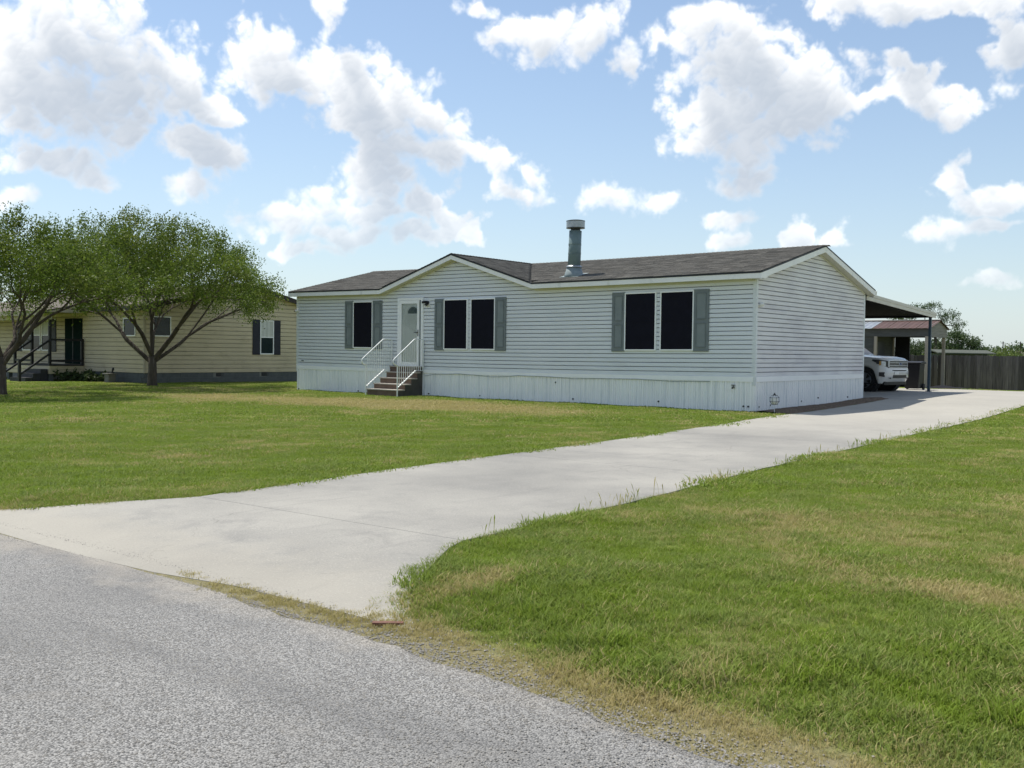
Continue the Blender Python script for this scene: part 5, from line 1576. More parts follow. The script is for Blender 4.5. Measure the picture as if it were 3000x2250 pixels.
# enclosed part
for k in range(18):
    MB().box(-7.6, -4.12, SY0 + 0.035, SY0 + 0.055, SG + k * 0.13, SG + k * 0.13 + 0.124).build('wall_board', 'shed_shaded', sh)
MB().box(-4.13, -4.1, SY0 + 0.06, SY1 - 0.06, SG, SEZ - 0.1).build('partition', 'shed_shaded', sh)
MB().box(-7.6, -4.14, SY1 - 0.06, SY1 - 0.04, SG, SEZ - 0.1).build('rear_wall', 'shed_shaded', sh)
MB().box(-4.095, -4.08, SY0 + 0.35, SY0 + 1.25, SG, SG + 2.0).build('doorway_shade', 'car_black', sh)  # black sheet standing in for the unlit opening
MB().box(-4.0, -3.35, SY1 - 0.10, SY1 - 0.05, SG, SEZ - 0.37).build('interior_shade', 'car_black', sh)  # black sheet imitating the deep shade inside the shed
NRB = 0.2
def corrug(x0, x1, name, mat):
    m = MB(); n = max(2, int((x1 - x0) / 0.11))
    for k in range(n + 1):
        x = x0 + (x1 - x0) * k / n
        dz = 0.014 if k % 2 else 0.0
        m.v += [(x, SY0 - 0.2, SEZ - 0.03 + dz), (x, SRY, SRZ + dz), (x, SY1 + 0.2, SEZ - 0.03 + dz)]
    for k in range(n):
        a = k * 3
        m.f += [(a, a + 3, a + 4, a + 1), (a + 1, a + 4, a + 5, a + 2)]
    m.build(name, mat, sh)
x = -7.9; i = 0
while x < SHX + 0.1:
    x2 = min(x + 0.62, SHX + 0.14)
    corrug(x, x2, 'roof_sheet', 'galv' if x < -4.6 else 'rust')
    x = x2
MB().tube([(-7.9, SRY, SRZ + 0.03), (SHX + 0.14, SRY, SRZ + 0.03)], 0.035, 6).build('ridge_cap', 'dark_metal', sh)

# ------------------------------------------------------------------ wooden privacy fence
fen = empty('wooden_fence', (0, 25.4, 0), 'weathered dark grey wooden picket privacy fence behind the driveway', 'fence')
def picket_mesh():
    m = MB()
    w, t, h = 0.066, 0.011, 1.54
    m.prism([(-w, -t, 0), (w, -t, 0), (w, -t, h - 0.03), (w - 0.025, -t, h), (-w + 0.025, -t, h), (-w, -t, h - 0.03)], (0, 2 * t, 0))
    me = m.mesh('picket'); me.materials.append(M['fence']); return me
PK = picket_mesh()
xx = -14.0
while xx < 8.5:
    inst('picket', PK, fen, (xx, 25.4 + (0.012 if int(xx / 0.131) % 2 else -0.012) + random.uniform(-0.004, 0.004), -0.02 + random.uniform(-0.02, 0.015)), (R(random.uniform(-0.5, 0.5)), R(random.uniform(-0.6, 0.6)), 0), (random.uniform(1.0, 1.06), 1, random.uniform(0.985, 1.015)))
    xx += 0.131
for zr in (0.3, 0.78, 1.28):
    MB().box(-14.1, 8.6, 25.425, 25.465, zr, zr + 0.09).build('rail', 'fence', fen)
for k in range(10):
    MB().box(-13.9 + k * 2.44, -13.8 + k * 2.44, 25.47, 25.57, -0.1, 1.5).build('post', 'fence', fen)

# black tarp heap on the ground before the fence
m = MB(); N = 16
for i in range(N + 1):
    for j in range(N + 1):
        u_, v_ = i / N * 2 - 1, j / N * 2 - 1
        r_ = min(1.0, (abs(u_) ** 3 + abs(v_) ** 3) ** (1 / 3))
        hgt = 0.16 * (1 - r_ ** 3) * (0.75 + 0.35 * math.sin(5 * u_ + 2) * math.cos(4 * v_)) 
        X_ = -0.9 + 0.95 * u_ + 0.06 * math.sin(4 * v_); Y_ = 20.1 + 1.1 * v_ + 0.08 * math.sin(5 * u_)
        m.v.append((X_, Y_, float(ground_z(X_, Y_)) - 0.01 + max(0, hgt)))
for i in range(N):
    for j in range(N):
        a = i * (N + 1) + j
        m.f.append((a, a + N + 1, a + N + 2, a + 1))
tagp(m.build('tarp', 'tarp', None, smooth=True), 'crumpled black tarp lying flat between the carport and the fence', 'tarp')

# ------------------------------------------------------------------ wire lantern on a stake by the gable corner
lx, ly = 0.60, -0.16
lan = empty('garden_lantern', (lx, ly, 0), 'pale wire cage lantern on a thin stake in the mulch at the house corner', 'lantern')
MB().tube([(lx, ly, -0.05), (lx, ly, 0.22)], 0.008, 6).build('stake', 'rail', lan)
for k in range(8):
    a = 2 * math.pi * k / 8
    c, s_ = math.cos(a), math.sin(a)
    MB().tube([(lx + 0.03 * c, ly + 0.03 * s_, 0.445), (lx + 0.08 * c, ly + 0.08 * s_, 0.43), (lx + 0.115 * c, ly + 0.115 * s_, 0.385), (lx + 0.115 * c, ly + 0.115 * s_, 0.29), (lx + 0.07 * c, ly + 0.07 * s_, 0.22)], 0.004, 5).build('cage_wire', 'dark_metal', lan)
for (r_, z) in ((0.117, 0.385), (0.117, 0.29), (0.072, 0.22)):
    MB().tube([(lx + r_ * math.cos(2 * math.pi * k / 16), ly + r_ * math.sin(2 * math.pi * k / 16), z) for k in range(17)], 0.0045, 5).build('cage_ring', 'dark_metal', lan)
MB().lathe(lx, ly, [(0.06, 0.225), (0.085, 0.25), (0.085, 0.38), (0.05, 0.42)], 14).build('lantern_glass', 'white_plastic', lan, smooth=True)
MB().lathe(lx, ly, [(0.04, 0.44), (0.045, 0.452), (0.015, 0.47), (0.018, 0.485), (0.004, 0.505)], 10).build('finial', 'dark_metal', lan, smooth=True)

# short red-brown strip lying at the driveway corner
gz_ = float(ground_z(6.85, -19.35))
st_ = MB().box(-0.085, 0.085, -0.018, 0.018, 0.0, 0.018)
so_ = st_.build('marker_strip', 'brick_red', None, bevel=0.004)
so_.location = (6.87, -19.43, -0.072); so_.rotation_euler = (0, 0, R(40))
tagp(so_, 'short red-brown strip lying on the ground at the driveway corner', 'marker')

# ------------------------------------------------------------------ trees
def grow(rs, start, d0, pts, r0, tubes, depth=0, max_depth=7):
    """branch from start towards the cloud of tip points; splits into clusters as it goes"""
    start = np.asarray(start, float)
    pts = np.asarray(pts, float)
    c = pts.mean(0)
    if len(pts) <= 2 or depth >= max_depth:
        for p in pts:
            mid = (start + p) / 2 + rs.normal(0, 0.05, 3) * np.linalg.norm(p - start)
            tubes.append(([start, mid, p], [r0, r0 * 0.7, max(0.003, r0 * 0.35)]))
        return
    frac = rs.uniform(0.34, 0.50) if depth else rs.uniform(0.30, 0.36)
    L = np.linalg.norm(c - start)
    end = start + (c - start) * frac
    mid = (start + end) / 2 + d0 * L * frac * 0.22 + rs.normal(0, 0.05, 3) * L * frac
    kk = 2 if (rs.random() < 0.62 or len(pts) < 6) else 3
    cen = pts[rs.choice(len(pts), kk, replace=False)]
    for _ in range(5):
        lab = np.argmin(((pts[:, None] - cen[None]) ** 2).sum(2), 1)
        cen = np.array([pts[lab == q].mean(0) if (lab == q).any() else cen[q] for q in range(kk)])
    r1 = r0 * (0.86 if depth else 0.9)
    tubes.append(([start, mid, end], [r0, (r0 + r1) / 2, r1]))
    dd = end - mid; dd = dd / (np.linalg.norm(dd) + 1e-9)
    for q in range(kk):
        sel = pts[lab == q]
        if len(sel): 
            rr = max(0.004, r1 * (len(sel) / len(pts)) ** 0.42)
            grow(rs, end, dd, sel, rr, tubes, depth + 1, max_depth)

def leaf_cloud(rs, tips, per, spread, size, up=0.25):
    """kite shaped leaves scattered round the twig ends: returns V, F, tint"""
    n = len(tips) * per
    base = np.repeat(tips, per, 0) + rs.normal(0, 1, (n, 3)) * spread
    d = rs.normal(0, 1, (n, 3)); d[:, 2] += up; d /= np.linalg.norm(d, axis=1)[:, None]
    s = np.cross(d, rs.normal(0, 1, (n, 3))); s /= np.linalg.norm(s, axis=1)[:, None] + 1e-9
    ln = size * rs.uniform(0.7, 1.4, n)[:, None]; wd = ln * 0.42
    V = np.stack([base, base + d * ln * 0.5 + s * wd * 0.5, base + d * ln, base + d * ln * 0.5 - s * wd * 0.5], 1).reshape(-1, 3)
    F = np.arange(n * 4).reshape(n, 4)
    T = np.repeat(np.clip(rs.normal(0.5, 0.28, n), 0, 1), 4)
    return V, F, T

def make_tree(name, loc, label, group, tips, trunk, seed, r0, leaf=(28, 0.16, 0.075), leafmat='leaf', barkmat='bark', stems=None, max_depth=7, cat='tree', twig_sprigs=0):
    rs = np.random.default_rng(seed)
    root = empty(name, loc, label, cat, group)
    L = np.array(loc)
    tubes = []
    if stems:
        # several limbs leave the short trunk
        k = len(stems)
        cen = np.array([s[1] for s in stems])
        rel = tips - np.array(trunk[-1])
        lab = np.argmax((rel / np.linalg.norm(rel, axis=1)[:, None]) @ (cen / np.linalg.norm(cen, axis=1)[:, None]).T, 1)
        for q, (st, dr, rr) in enumerate(stems):
            sel = tips[lab == q]
            if len(sel): grow(rs, st, np.array(dr) / np.linalg.norm(dr), sel, rr, tubes, 0, max_depth)
    else:
        grow(rs, trunk[-1], np.array([0, 0, 1.0]), tips, r0 * 0.75, tubes, 0, max_depth)
    m = MB()
    nt = len(trunk)
    rad = [r0 * (1.45 if i == 0 else 1.08 if i == 1 else 1.0 - 0.2 * i / nt) for i in range(nt)]
    m.tube(trunk, rad, 12)
    for p, r_ in tubes:
        m.tube(p, r_, 8 if r_[0] > 0.05 else 5 if r_[0] > 0.015 else 3, cap=False)
    m.build('trunk', barkmat, root, smooth=True)
    V, F, T = leaf_cloud(rs, tips, leaf[0], leaf[1], leaf[2])
    if twig_sprigs:
        top = tips[np.argsort(-tips[:, 2])[:twig_sprigs]]
        sp = np.concatenate([top + np.array([rs.normal(0, .05), rs.normal(0, .05), 0.12 * j]) + rs.normal(0, 0.03, top.shape) for j in range(1, 4)])
        v2, f2, t2 = leaf_cloud(rs, sp, 9, 0.05, leaf[2] * 0.9, 0.6)
        F = np.concatenate([F, f2 + len(V)]); V = np.concatenate([V, v2]); T = np.concatenate([T, t2])
    me = np_mesh('crown', V - L, F, leafmat, T, 4)
    o = bpy.data.objects.new('crown', me); COL.objects.link(o); o.parent = root
    return root

def umbrella(rs, c, n, rx, ry, ztop, zrim, zbot_c, zbot_r, skew=(0, 0)):
    """tips fill a wide flat-topped crown, denser near its upper surface"""
    out = []
    n = n // 4
    while len(out) < n:
        a = rs.uniform(0, 2 * math.pi); q = math.sqrt(rs.random()) ** 0.85
        w = 1 + 0.12 * math.sin(3 * a + c[0]) + 0.08 * math.sin(7 * a + 1)
        x = c[0] + skew[0] * q + rx * w * q * math.cos(a); y = c[1] + skew[1] * q + ry * w * q * math.sin(a)
        zt = ztop - (ztop - zrim) * q ** 2.4 + 0.16 * math.sin(x * 3.1) * math.cos(y * 2.7)
        zb = zbot_c + (zbot_r - zbot_c) * q ** 1.5
        t = rs.random() ** 0.62
        out.append((x, y, zb + (zt - zb) * t))
    out = np.repeat(np.array(out), 4, 0)
    return out + rs.normal(0, 1, out.shape) * np.array([0.25, 0.25, 0.13])

rs1 = np.random.default_rng(5)
T1 = (-22.5, -2.5, 0.0)
tips1 = umbrella(rs1, T1, 1000, 4.55, 4.5, 6.0, 3.9, 3.7, 2.5)
make_tree('crape_myrtle', T1, 'wide crape myrtle with forked dark trunk in front of the tan house gable', 'crape myrtle trees', tips1,
          [(-22.5, -2.5, -0.08), (-22.5, -2.5, 0.15), (-22.48, -2.5, 0.7), (-22.5, -2.5, 1.15)], 21, 0.165, (76, 0.17, 0.09), twig_sprigs=190,
          stems=[((-22.60, -2.56, 0.95), (-1.9, -1.3, 1.15), 0.078), ((-22.54, -2.48, 1.1), (-0.6, 0.7, 1.6), 0.062), ((-22.46, -2.52, 1.1), (0.3, -1.2, 1.5), 0.078),
                 ((-22.40, -2.44, 1.05), (1.2, 0.8, 1.5), 0.090), ((-22.42, -2.42, 0.95), (0.9, 2.0, 1.1), 0.066), ((-22.5, -2.5, 1.15), (0.1, 0.1, 2.2), 0.066)])
rs2 = np.random.default_rng(9)
T2 = (-18.8, -9.65, 0.0)
tips2 = umbrella(rs2, T2, 840, 3.35, 3.3, 5.0, 3.6, 3.2, 2.55)
make_tree('crape_myrtle', T2, 'crape myrtle at the left edge with peeling trunk before the porch', 'crape myrtle trees', tips2,
          [(-18.8, -9.65, -0.08), (-18.8, -9.65, 0.12), (-18.82, -9.63, 0.7), (-18.84, -9.62, 1.1)], 33, 0.145, (76, 0.155, 0.08), twig_sprigs=170,
          stems=[((-18.92, -9.66, 0.95), (-1.3, -1.0, 1.4), 0.075), ((-18.80, -9.56, 1.05), (0.9, 1.2, 1.5), 0.080), ((-18.84, -9.62, 1.1), (0.2, -0.3, 2.0), 0.075), ((-18.76, -9.58, 0.9), (1.4, 0.5, 1.2), 0.062), ((-18.88, -9.6, 1.0), (-0.6, 1.3, 1.4), 0.062)])

# trees and shrubs beyond the fence
def blob_tips(rs, blobs, n):
    out = []
    tot = sum(b[3] * b[4] for b in blobs)
    for (x, y, z, rx, rz) in blobs:
        k = max(3, int(n * rx * rz / tot))
        p = rs.normal(0, 1, (k, 3)); p /= np.linalg.norm(p, axis=1)[:, None]
        p *= (rs.random(k) ** 0.4)[:, None]
        out.append(np.array([x, y, z]) + p * np.array([rx, rx, rz]))
    return np.concatenate(out)
def far_tree(label, base, blobs, n, seed, leaf, lm, r0, group='trees beyond the fence', name='far_tree'):
    rs = np.random.default_rng(seed)
    bx_, by_ = base
    bl = [(bx_ + a, by_ + b, z, rx, rz) for a, b, z, rx, rz in blobs]
    tips = blob_tips(rs, bl, n)
    zt = min(b[2] for b in bl) * 0.75
    gz0 = float(ground_z(bx_, by_))
    make_tree(name, (bx_, by_, gz0), label, group, tips, [(bx_, by_, gz0 - 0.1), (bx_ + 0.05, by_, zt * 0.5), (bx_ + 0.1, by_, zt)], seed, r0, leaf, lm, 'bark_dark', None, 6)
# directions: the photograph's right edge looks towards (-0.14, 0.99) from the camera
def fw(px, D):
    a = math.atan((px - 1500) / 2943.0) - _yaw
    return (CAM_POS[0] + D * math.sin(a), CAM_POS[1] + D * math.cos(a))
p_ = fw(2735, 88)
rr = (math.cos(_yaw), math.sin(_yaw))
def lat(d, z, rx, rz, dep=0.0): return (rr[0] * d - rr[1] * dep, rr[1] * d + rr[0] * dep, z, rx, rz)
far_tree('tall open-crowned pine rising behind the rusty shed roof', p_, [lat(-1.5, 5.35, 1.0, 0.42), lat(-0.2, 5.5, 0.9, 0.4), lat(1.2, 4.7, 1.0, 0.55), lat(1.9, 4.0, 0.8, 0.35), lat(-2.6, 4.6, 1.1, 0.4), lat(0.3, 3.9, 0.9, 0.35), lat(0.9, 3.2, 0.7, 0.3)], 210, 41, (20, 0.10, 0.13), 'leaf_pine', 0.16)
p_ = fw(2745, 92)
far_tree('dense dark green tree right of the shed gable', p_, [lat(0.2, 2.2, 1.0, 0.75), lat(-0.6, 1.8, 1.0, 0.8), lat(0.3, 1.3, 1.2, 0.7)], 220, 42, (40, 0.2, 0.17), 'leaf_dark', 0.15)
p_ = fw(2822, 92)
far_tree('layered dark pine between the shed and the yellow-green bushes', p_, [lat(-0.5, 3.2, 0.95, 0.4), lat(0.6, 2.65, 0.8, 0.32), lat(1.3, 2.05, 0.75, 0.3), lat(-0.9, 2.2, 0.9, 0.4), lat(0.1, 1.6, 1.3, 0.45)], 240, 43, (34, 0.17, 0.16), 'leaf_pine', 0.16)
for k, (px, D, w, h, lb, lm) in enumerate((
        (2915, 60, 1.1, 0.85, 'yellow-green bush showing over the fence, nearer the pines', 'leaf_bush'), (2962, 62, 0.95, 0.7, 'yellow-green bush showing over the fence, nearest the right edge', 'leaf_bush'),
        (2668, 66, 1.0, 1.2, 'dark shrub seen through the shed porch', 'leaf_dark'), (2650, 70, 1.0, 1.0, 'olive bush seen through the shed porch at its left post', 'leaf_bush'),
        (2700, 64, 1.1, 1.3, 'dark shrub just left of the near shed post', 'leaf_dark'), (2735, 62, 0.8, 0.62, 'pale green bush between the two shed posts', 'leaf_bush'))):
    b = fw(px, D)
    z0_ = 0.9
    far_tree(lb, b, [lat(0, z0_ + h * 0.5, w, h * 0.75), lat(-w * 0.5, z0_ + h * 0.2, w * 0.8, h * 0.6), lat(w * 0.6, z0_ + h * 0.2, w * 0.8, h * 0.6), lat(0, 0.5, w * 1.2, 0.5)], 180, 50 + k, (36, 0.13, 0.12), lm, 0.05, 'shrubs beyond the fence', 'shrub')
# far tree belt on the horizon
def belt():
    rs = np.random.default_rng(77)
    V = []; 
    tips = []
    for px in np.arange(-400, 3700, 7.0):
        D = 420 + 60 * math.sin(px * 0.01)
        b = fw(px + rs.uniform(-5, 5), D)
        h = 2.6 + 2.0 * rs.random() + 1.5 * math.sin(px * 0.013) ** 2
        for j in range(9):
            tips.append((b[0] + rs.normal(0, 1.2), b[1] + rs.normal(0, 2), rs.random() ** 0.8 * h))
    V, F, T = leaf_cloud(rs, np.array(tips), 14, 0.6, 0.9)
    me = np_mesh('tree_belt', V, F, 'leaf_pine', T, 4)
    o = bpy.data.objects.new('tree_belt', me); COL.objects.link(o)
    tagp(o, 'low dark belt of trees along the far horizon', 'trees', None, 'stuff')
belt()
# low outbuilding beyond the fence
b = fw(2810, 55)
ob = empty('outbuilding', (b[0], b[1], 0), 'long low grey-green outbuilding roof just above the fence', 'building')
ang = math.atan2(rr[1], rr[0])
wm = MB().box(-1.3, 1.0, -0.8, 0.8, -0.1, 1.62); wo2 = wm.build('wall', 'far_shed', None); wo2.parent = ob; wo2.rotation_euler = (0, 0, ang)
rm_ = MB(); slab_poly(rm_, [(-1.5, -1.0, 1.66), (1.35, -1.0, 1.64), (1.35, 0.0, 1.80), (-1.5, 0.0, 1.82)], 0.05); slab_poly(rm_, [(-1.5, 0.0, 1.82), (1.35, 0.0, 1.80), (1.35, 1.0, 1.64), (-1.5, 1.0, 1.66)], 0.05)
ro2 = rm_.build('roof', 'far_shed', None); ro2.parent = ob; ro2.rotation_euler = (0, 0, ang)
b = fw(2982, 230)
fh = empty('far_house', (b[0], b[1], 0), 'tiny white building on the horizon near the right edge', 'building')
q1 = MB().box(-1.2, 1.2, -2, 2, -0.2, 2.3).build('wall', 'far_wall', None); q1.parent = fh
q2 = MB().prism([(-1.4, -2.2, 2.3), (1.4, -2.2, 2.3), (0, -2.2, 3.0)], (0, 4.4, 0)).build('roof', 'nb_roof', None); q2.parent = fh
for px, lb in ((2936, 'distant utility pole above the bushes, left of two'), (2987, 'distant utility pole at the right edge, right of two')):
    b = fw(px, 190)
    up_ = empty('utility_pole', (b[0], b[1], 0), lb, 'pole', 'distant utility poles')
    MB().tube([(b[0], b[1], -0.2), (b[0], b[1], 4.3)], [0.11, 0.08], 8).build('mast', 'bark_dark', up_)
    MB().box(b[0] - 0.35, b[0] + 0.35, b[1] - 0.04, b[1] + 0.04, 4.0, 4.08).build('cross_arm', 'bark_dark', up_)

# planting under the neighbour's wall
for k, (x, y, lb) in enumerate(((-28.6, -1.35, 'low leafy plant by the tan house wall, nearest the pedestal'), (-29.5, -1.4, 'low leafy plant by the tan house wall, in the middle'), (-30.0, -1.7, 'low leafy plant by the deck skirt of the tan house'))):
    rs = np.random.default_rng(200 + k)
    tips = np.array([x, y, 0.14]) + rs.normal(0, 1, (40, 3)) * np.array([0.35, 0.25, 0.08])
    tips[:, 2] = np.abs(tips[:, 2]) + 0.05
    make_tree('garden_plant', (x, y, 0), lb, 'plants below the tan wall', tips, [(x, y, -0.05), (x, y, 0.05), (x, y, 0.09)], 210 + k, 0.02, (10, 0.05, 0.14), 'leaf_dark', 'bark_dark', None, 5, 'plant')

# ------------------------------------------------------------------ lawn grass, weeds and loose gravel
def tuft_mesh(name, rs, nb_, rad, h, w, lean=0.5, mat='blade'):
    V = []; F = []; T = []
    for k in range(nb_):
        a = rs.uniform(0, 2 * math.pi); q = rad * math.sqrt(rs.random())
        bx_, by_ = q * math.cos(a), q * math.sin(a)
        hh = h * rs.uniform(0.55, 1.25); th = rs.uniform(0, 2 * math.pi); ln = lean * hh * rs.uniform(0.2, 1.3)
        dx, dy = math.cos(th), math.sin(th); sx, sy = -dy * w * 0.5, dx * w * 0.5
        t = float(np.clip(rs.normal(0.5, 0.25), 0, 1))
        i = len(V)
        V += [(bx_ - sx, by_ - sy, -0.01), (bx_ + sx, by_ + sy, -0.01), (bx_ + dx * ln * 0.4 - sx * 0.8, by_ + dy * ln * 0.4 - sy * 0.8, hh * 0.6), (bx_ + dx * ln * 0.4 + sx * 0.8, by_ + dy * ln * 0.4 + sy * 0.8, hh * 0.6), (bx_ + dx * ln, by_ + dy * ln, hh)]
        F += [(i, i + 1, i + 3), (i, i + 3, i + 2), (i + 2, i + 3, i + 4)]
        T += [t] * 5
    return np_mesh(name, np.array(V), np.array(F), mat, T, 3)
def proto_collection(name, meshes):
    c = bpy.data.collections.new(name)
    for i, me in enumerate(meshes):
        o = bpy.data.objects.new('%s_form' % name, me); c.objects.link(o)
    return c
def scatter(name, pts, rot, scl, coll, label, cat):
    me = bpy.data.meshes.new(name)
    me.vertices.add(len(pts)); me.vertices.foreach_set('co', np.asarray(pts, np.float32).ravel())
    for nm, arr in (('rot', rot), ('scl', scl)):
        a = me.attributes.new(nm, 'FLOAT', 'POINT'); a.data.foreach_set('value', np.asarray(arr, np.float32))
    me.update()
    o = bpy.data.objects.new(name, me); COL.objects.link(o)
    tagp(o, label, cat, None, 'stuff')
    g = bpy.data.node_groups.new(name + '_nodes', 'GeometryNodeTree')
    g.interface.new_socket('Geometry', in_out='INPUT', socket_type='NodeSocketGeometry')
    g.interface.new_socket('Geometry', in_out='OUTPUT', socket_type='NodeSocketGeometry')
    N = NT(g)
    gi = N.n('NodeGroupInput'); go = N.n('NodeGroupOutput')
    ci = N.n('GeometryNodeCollectionInfo'); ci.inputs['Collection'].default_value = coll
    ci.inputs['Separate Children'].default_value = True; ci.inputs['Reset Children'].default_value = True
    ip = N.n('GeometryNodeInstanceOnPoints'); ip.inputs['Pick Instance'].default_value = True
    ar = N.n('GeometryNodeInputNamedAttribute', data_type='FLOAT'); ar.inputs['Name'].default_value = 'rot'
    as_ = N.n('GeometryNodeInputNamedAttribute', data_type='FLOAT'); as_.inputs['Name'].default_value = 'scl'
    cx = N.n('ShaderNodeCombineXYZ'); N.l(ar.outputs['Attribute'], cx.inputs[2])
    N.l(gi.outputs[0], ip.inputs['Points']); N.l(ci.outputs[0], ip.inputs['Instance'])
    N.l(cx.outputs[0], ip.inputs['Rotation']); N.l(as_.outputs['Attribute'], ip.inputs['Scale'])
    N.l(ip.outputs[0], go.inputs[0])
    md = o.modifiers.new('scatter', 'NODES'); md.node_group = g
    return o
rg = np.random.default_rng(3)
near_c = proto_collection('lawn_tuft', [tuft_mesh('lawn_tuft', rg, 24, 0.075, 0.035, 0.0052, 1.4) for _ in range(6)])
mid_c = proto_collection('lawn_tuft_far', [tuft_mesh('lawn_tuft_far', rg, 26, 0.15, 0.034, 0.010, 1.3) for _ in range(6)])
far_c = proto_collection('lawn_patch', [tuft_mesh('lawn_patch', rg, 30, 0.32, 0.032, 0.020, 1.3) for _ in range(6)])
cam2 = np.array(CAM_POS[:2]); fdir = np.array([-math.sin(_yaw), math.cos(_yaw)])
def candidates(n, dmin, dmax, half=33):
    d = np.sqrt(rg.random(n) * (dmax ** 2 - dmin ** 2) + dmin ** 2)
    a = R(half) * (rg.random(n) * 2 - 1)
    ang = -_yaw + a
    x = cam2[0] + d * np.sin(ang); y = cam2[1] + d * np.cos(ang)
    return x, y
def on_lawn(x, y, verge=0.0):
    L = np.interp(y, [p[0] for p in DL], [p[1] for p in DL]); Rr = np.interp(y, [p[0] for p in DR], [p[1] for p in DR])
    edge = road_edge(x) - 0.03 + verge + 0.06 * np.sin(x * 2.1) + 0.04 * np.sin(x * 5.3)
    ok = y > edge
    drive = (y < 8.0) & (x > L + 0.0) & (x < Rr - 0.0)
    apron = (x > APRON[0]) & (x < APRON[1]) & (y >= 8.0) & (y < APRON[3])
    hous = (x > -17.45) & (x < 0.08) & (y > -0.06) & (y < 7.8)
    stp = (x > -12.66) & (x < -11.15) & (y > -1.2) & (y <= 0)
    nbh = (x < NX + 0.05) & (y > NY - 0.05)
    dck = (x < -30.2) & (y > -3.4)
    mul = (x > -0.05) & (x <= L) & (y > -0.3) & (y < 8)
    return ok & ~drive & ~apron & ~hous & ~stp & ~nbh & ~dck & ~mul
def lawn(name, n, dmin, dmax, coll, smin, smax, label):
    x, y = candidates(n, dmin, dmax)
    k = on_lawn(x, y)
    # ragged thinning at the road verge
    edge_d = y - road_edge(x) + 0.04
    keep = rg.random(len(x)) < np.clip(0.30 + 1.0 * edge_d / 0.3, 0.2, 1.0)
    k &= keep
    x, y, edge_d = x[k], y[k], edge_d[k]
    z = ground_z(x, y)
    s = rg.uniform(smin, smax, len(x))
    # longer uncut grass along the driveway's right edge
    Rr = np.interp(y, [p[0] for p in DR], [p[1] for p in DR])
    s *= 1 + 0.25 * np.exp(-((x - Rr) / 0.18) ** 2) * (x > Rr)
    L = np.interp(y, [p[0] for p in DL], [p[1] for p in DL])
    s *= 1 + 0.25 * np.exp(-((x - L) / 0.15) ** 2) * (x < L)
    lush = 0.85 + 0.35 * (np.sin(x * 2.3 + 1.0) * np.cos(y * 1.9) + 0.6 * np.sin(x * 5.1) * np.sin(y * 4.3))
    s *= np.clip(lush, 0.6, 1.4)
    s *= np.clip(0.35 + edge_d / 0.8, 0.45, 1.0)
    return scatter(name, np.stack([x, y, z], 1), rg.uniform(0, 6.283, len(x)), s, coll, label, 'grass')
lawn('lawn_grass', 44000, 3.2, 10.5, near_c, 0.75, 1.35, 'short green lawn blades nearest the camera right of the driveway')
lawn('lawn_grass', 46000, 10.5, 20.0, mid_c, 0.75, 1.3, 'mown lawn blades in the middle distance on both sides of the driveway')
lawn('lawn_grass', 46000, 20.0, 44.0, far_c, 0.75, 1.25, 'mown lawn blades far off before the houses')
# coarse clumps of longer grass in the near verge
cl_c = proto_collection('grass_clump', [tuft_mesh('grass_clump', rg, 60, 0.10, 0.075, 0.0055, 1.3) for _ in range(4)])
cx_ = []; 
for (x, y, s) in ((7.55, -18.9, 1.0), (7.0, -18.75, 0.9), (7.35, -18.45, 0.8), (7.9, -19.05, 1.1), (8.6, -19.15, 1.0), (8.95, -18.95, 0.9), (9.6, -19.2, 1.1), (9.3, -18.7, 0.9), (8.2, -18.5, 0.7), (9.9, -18.9, 1.0), (6.3, -17.6, 0.8), (6.15, -16.9, 0.7), (8.9, -17.9, 0.7), (7.7, -17.6, 0.65), (9.8, -18.2, 0.9), (2.35, -17.9, 0.9), (2.0, -18.2, 1.0), (1.6, -18.6, 0.9), (2.3, -17.3, 0.7)):
    for j in range(5):
        cx_.append((x + rg.normal(0, 0.09), y + rg.normal(0, 0.07), s * rg.uniform(0.6, 1.1)))
for _k in range(150):
    x, y = 6.3 + 5.5 * rg.random(), -19.0 + 9.0 * rg.random() ** 1.3
    for j in range(int(rg.integers(2, 6))):
        cx_.append((x + rg.normal(0, 0.11), y + rg.normal(0, 0.09), rg.uniform(0.35, 0.75)))
cx_ = np.array(cx_)
scatter('grass_clumps', np.stack([cx_[:, 0], cx_[:, 1], ground_z(cx_[:, 0], cx_[:, 1])], 1), rg.uniform(0, 6.28, len(cx_)), cx_[:, 2], cl_c, 'longer coarse grass clumps along the verge and driveway corner', 'grass')
dry_x = np.concatenate([rg.uniform(5.35, 7.2, 230), rg.normal(6.75, 0.16, 420), rg.normal(5.05, 0.08, 14)])
dry_y = np.concatenate([-19.47 + rg.normal(0, 0.045, 230), -18.95 + rg.normal(0, 0.28, 420), -19.40 + rg.normal(0, 0.025, 14)])
kx = (dry_x > np.interp(dry_y, [p[0] for p in DR], [p[1] for p in DR]) - 0.22) | (dry_y < -19.36)
dry_x, dry_y = dry_x[kx], dry_y[kx]
scatter('verge_grass', np.stack([dry_x, dry_y, ground_z(dry_x, dry_y) + 0.004], 1), rg.uniform(0, 6.28, len(dry_x)), rg.uniform(0.25, 0.65, len(dry_x)), near_c, 'thin dry grass creeping over the road end of the driveway', 'grass')
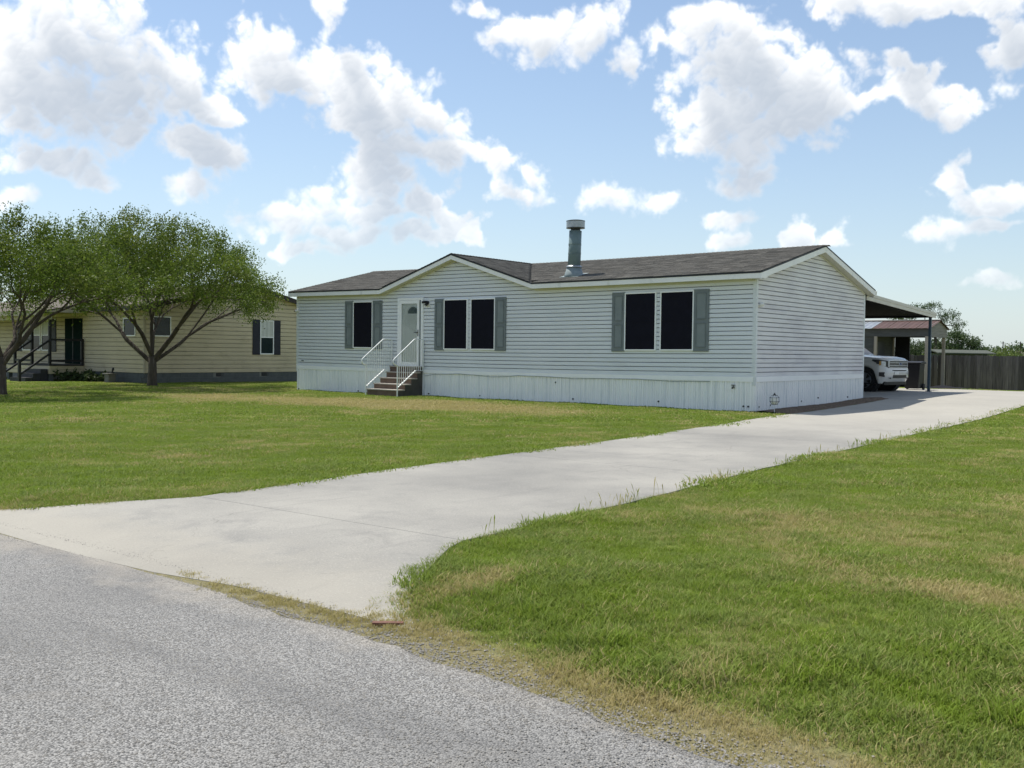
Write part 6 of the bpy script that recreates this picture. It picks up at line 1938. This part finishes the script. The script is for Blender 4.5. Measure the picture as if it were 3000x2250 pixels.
# seed stalks along the right driveway edge
def stalk_mesh(rs):
    V = []; F = []; T = []
    for k in range(4):
        th = rs.uniform(0, 6.28); h = rs.uniform(0.08, 0.20); ln = h * rs.uniform(0.15, 0.6); w = 0.002
        dx, dy = math.cos(th), math.sin(th)
        bx_, by_ = rs.normal(0, 0.03), rs.normal(0, 0.03)
        i = len(V)
        for t in (0, 0.5, 0.85, 1.0):
            ww = w * (1 if t < 0.8 else 2.4 if t < 0.9 else 0.3)
            V += [(bx_ + dx * ln * t * t - dy * ww, by_ + dy * ln * t * t + dx * ww, h * t), (bx_ + dx * ln * t * t + dy * ww, by_ + dy * ln * t * t - dx * ww, h * t)]
        for q in range(3):
            a = i + q * 2
            F += [(a, a + 1, a + 3), (a, a + 3, a + 2)]
        T += [0.12] * 8
    return np_mesh('weed_stalk', np.array(V), np.array(F), 'blade', T, 3)
st_c = proto_collection('weed_stalk', [stalk_mesh(rg) for _ in range(5)])
yy_ = np.concatenate([rg.uniform(-17.6, 4, 40), rg.normal(-2.5, 0.5, 10), rg.normal(-8.0, 0.4, 6), rg.normal(-13.5, 0.5, 8), rg.normal(-15.6, 0.4, 8)])
xx_ = np.interp(yy_, [p[0] for p in DR], [p[1] for p in DR]) + np.abs(rg.normal(0.03, 0.07, len(yy_)))
scatter('weed_stalks', np.stack([xx_, yy_, ground_z(xx_, yy_)], 1), rg.uniform(0, 6.28, len(yy_)), rg.uniform(0.6, 1.15, len(yy_)), st_c, 'thin seed stalks leaning over the right driveway edge', 'weeds')
# loose stones along the road margin
def stone_mesh(rs):
    m = MB()
    bmv = [(1, 0, 0), (-1, 0, 0), (0, 1, 0), (0, -1, 0), (0, 0, 1), (0, 0, -1)]
    m.v = [(x * rs.uniform(0.7, 1.2) * 0.5, y * rs.uniform(0.6, 1.1) * 0.5, z * rs.uniform(0.5, 0.8) * 0.5) for x, y, z in bmv]
    m.f = [(0, 2, 4), (2, 1, 4), (1, 3, 4), (3, 0, 4), (2, 0, 5), (1, 2, 5), (3, 1, 5), (0, 3, 5)]
    me = m.mesh('stone'); me.materials.append(M['stone']); return me
sn_c = proto_collection('loose_stone', [stone_mesh(rg) for _ in range(6)])
n = 34000
xs_ = rg.uniform(-2, 13, n)
yo_ = road_edge(xs_) + 0.04 * np.sin(xs_ * 1.9) + np.where(rg.random(n) < 0.6, rg.normal(-0.06, 0.12, n), rg.normal(-0.15, 0.3, n))
zs_ = np.where(yo_ < road_edge(xs_), -0.082, ground_z(xs_, yo_) + 0.006)
kp = (np.hypot(xs_ - CAM_POS[0], yo_ - CAM_POS[1]) < 11)
scatter('loose_gravel', np.stack([xs_, yo_, zs_], 1)[kp], rg.uniform(0, 6.28, n)[kp], (0.006 + 0.012 * rg.random(n) ** 2)[kp], sn_c, 'loose gravel spilled along the road margin and driveway end', 'gravel')
# gritty chips standing out of the road surface near the camera
n = 60000
d_ = np.sqrt(rg.random(n)) * 6.0 + 2.2
a_ = -_yaw + R(34) * (rg.random(n) * 2 - 1)
xg, yg = cam2[0] + d_ * np.sin(a_), cam2[1] + d_ * np.cos(a_)
kp = (yg < road_edge(xg) - 0.1) & (yg > -25)
t_ = (yg + 19.62) / (-25.4 + 19.62)
scatter('road_chips', np.stack([xg, yg, -0.084 + 0.030 * np.sin(np.pi * np.clip(t_, 0, 1)) + 0.001], 1)[kp], rg.uniform(0, 6.28, n)[kp], (0.006 + 0.008 * rg.random(n))[kp], sn_c, 'stone chips bedded in the road surface', 'gravel')
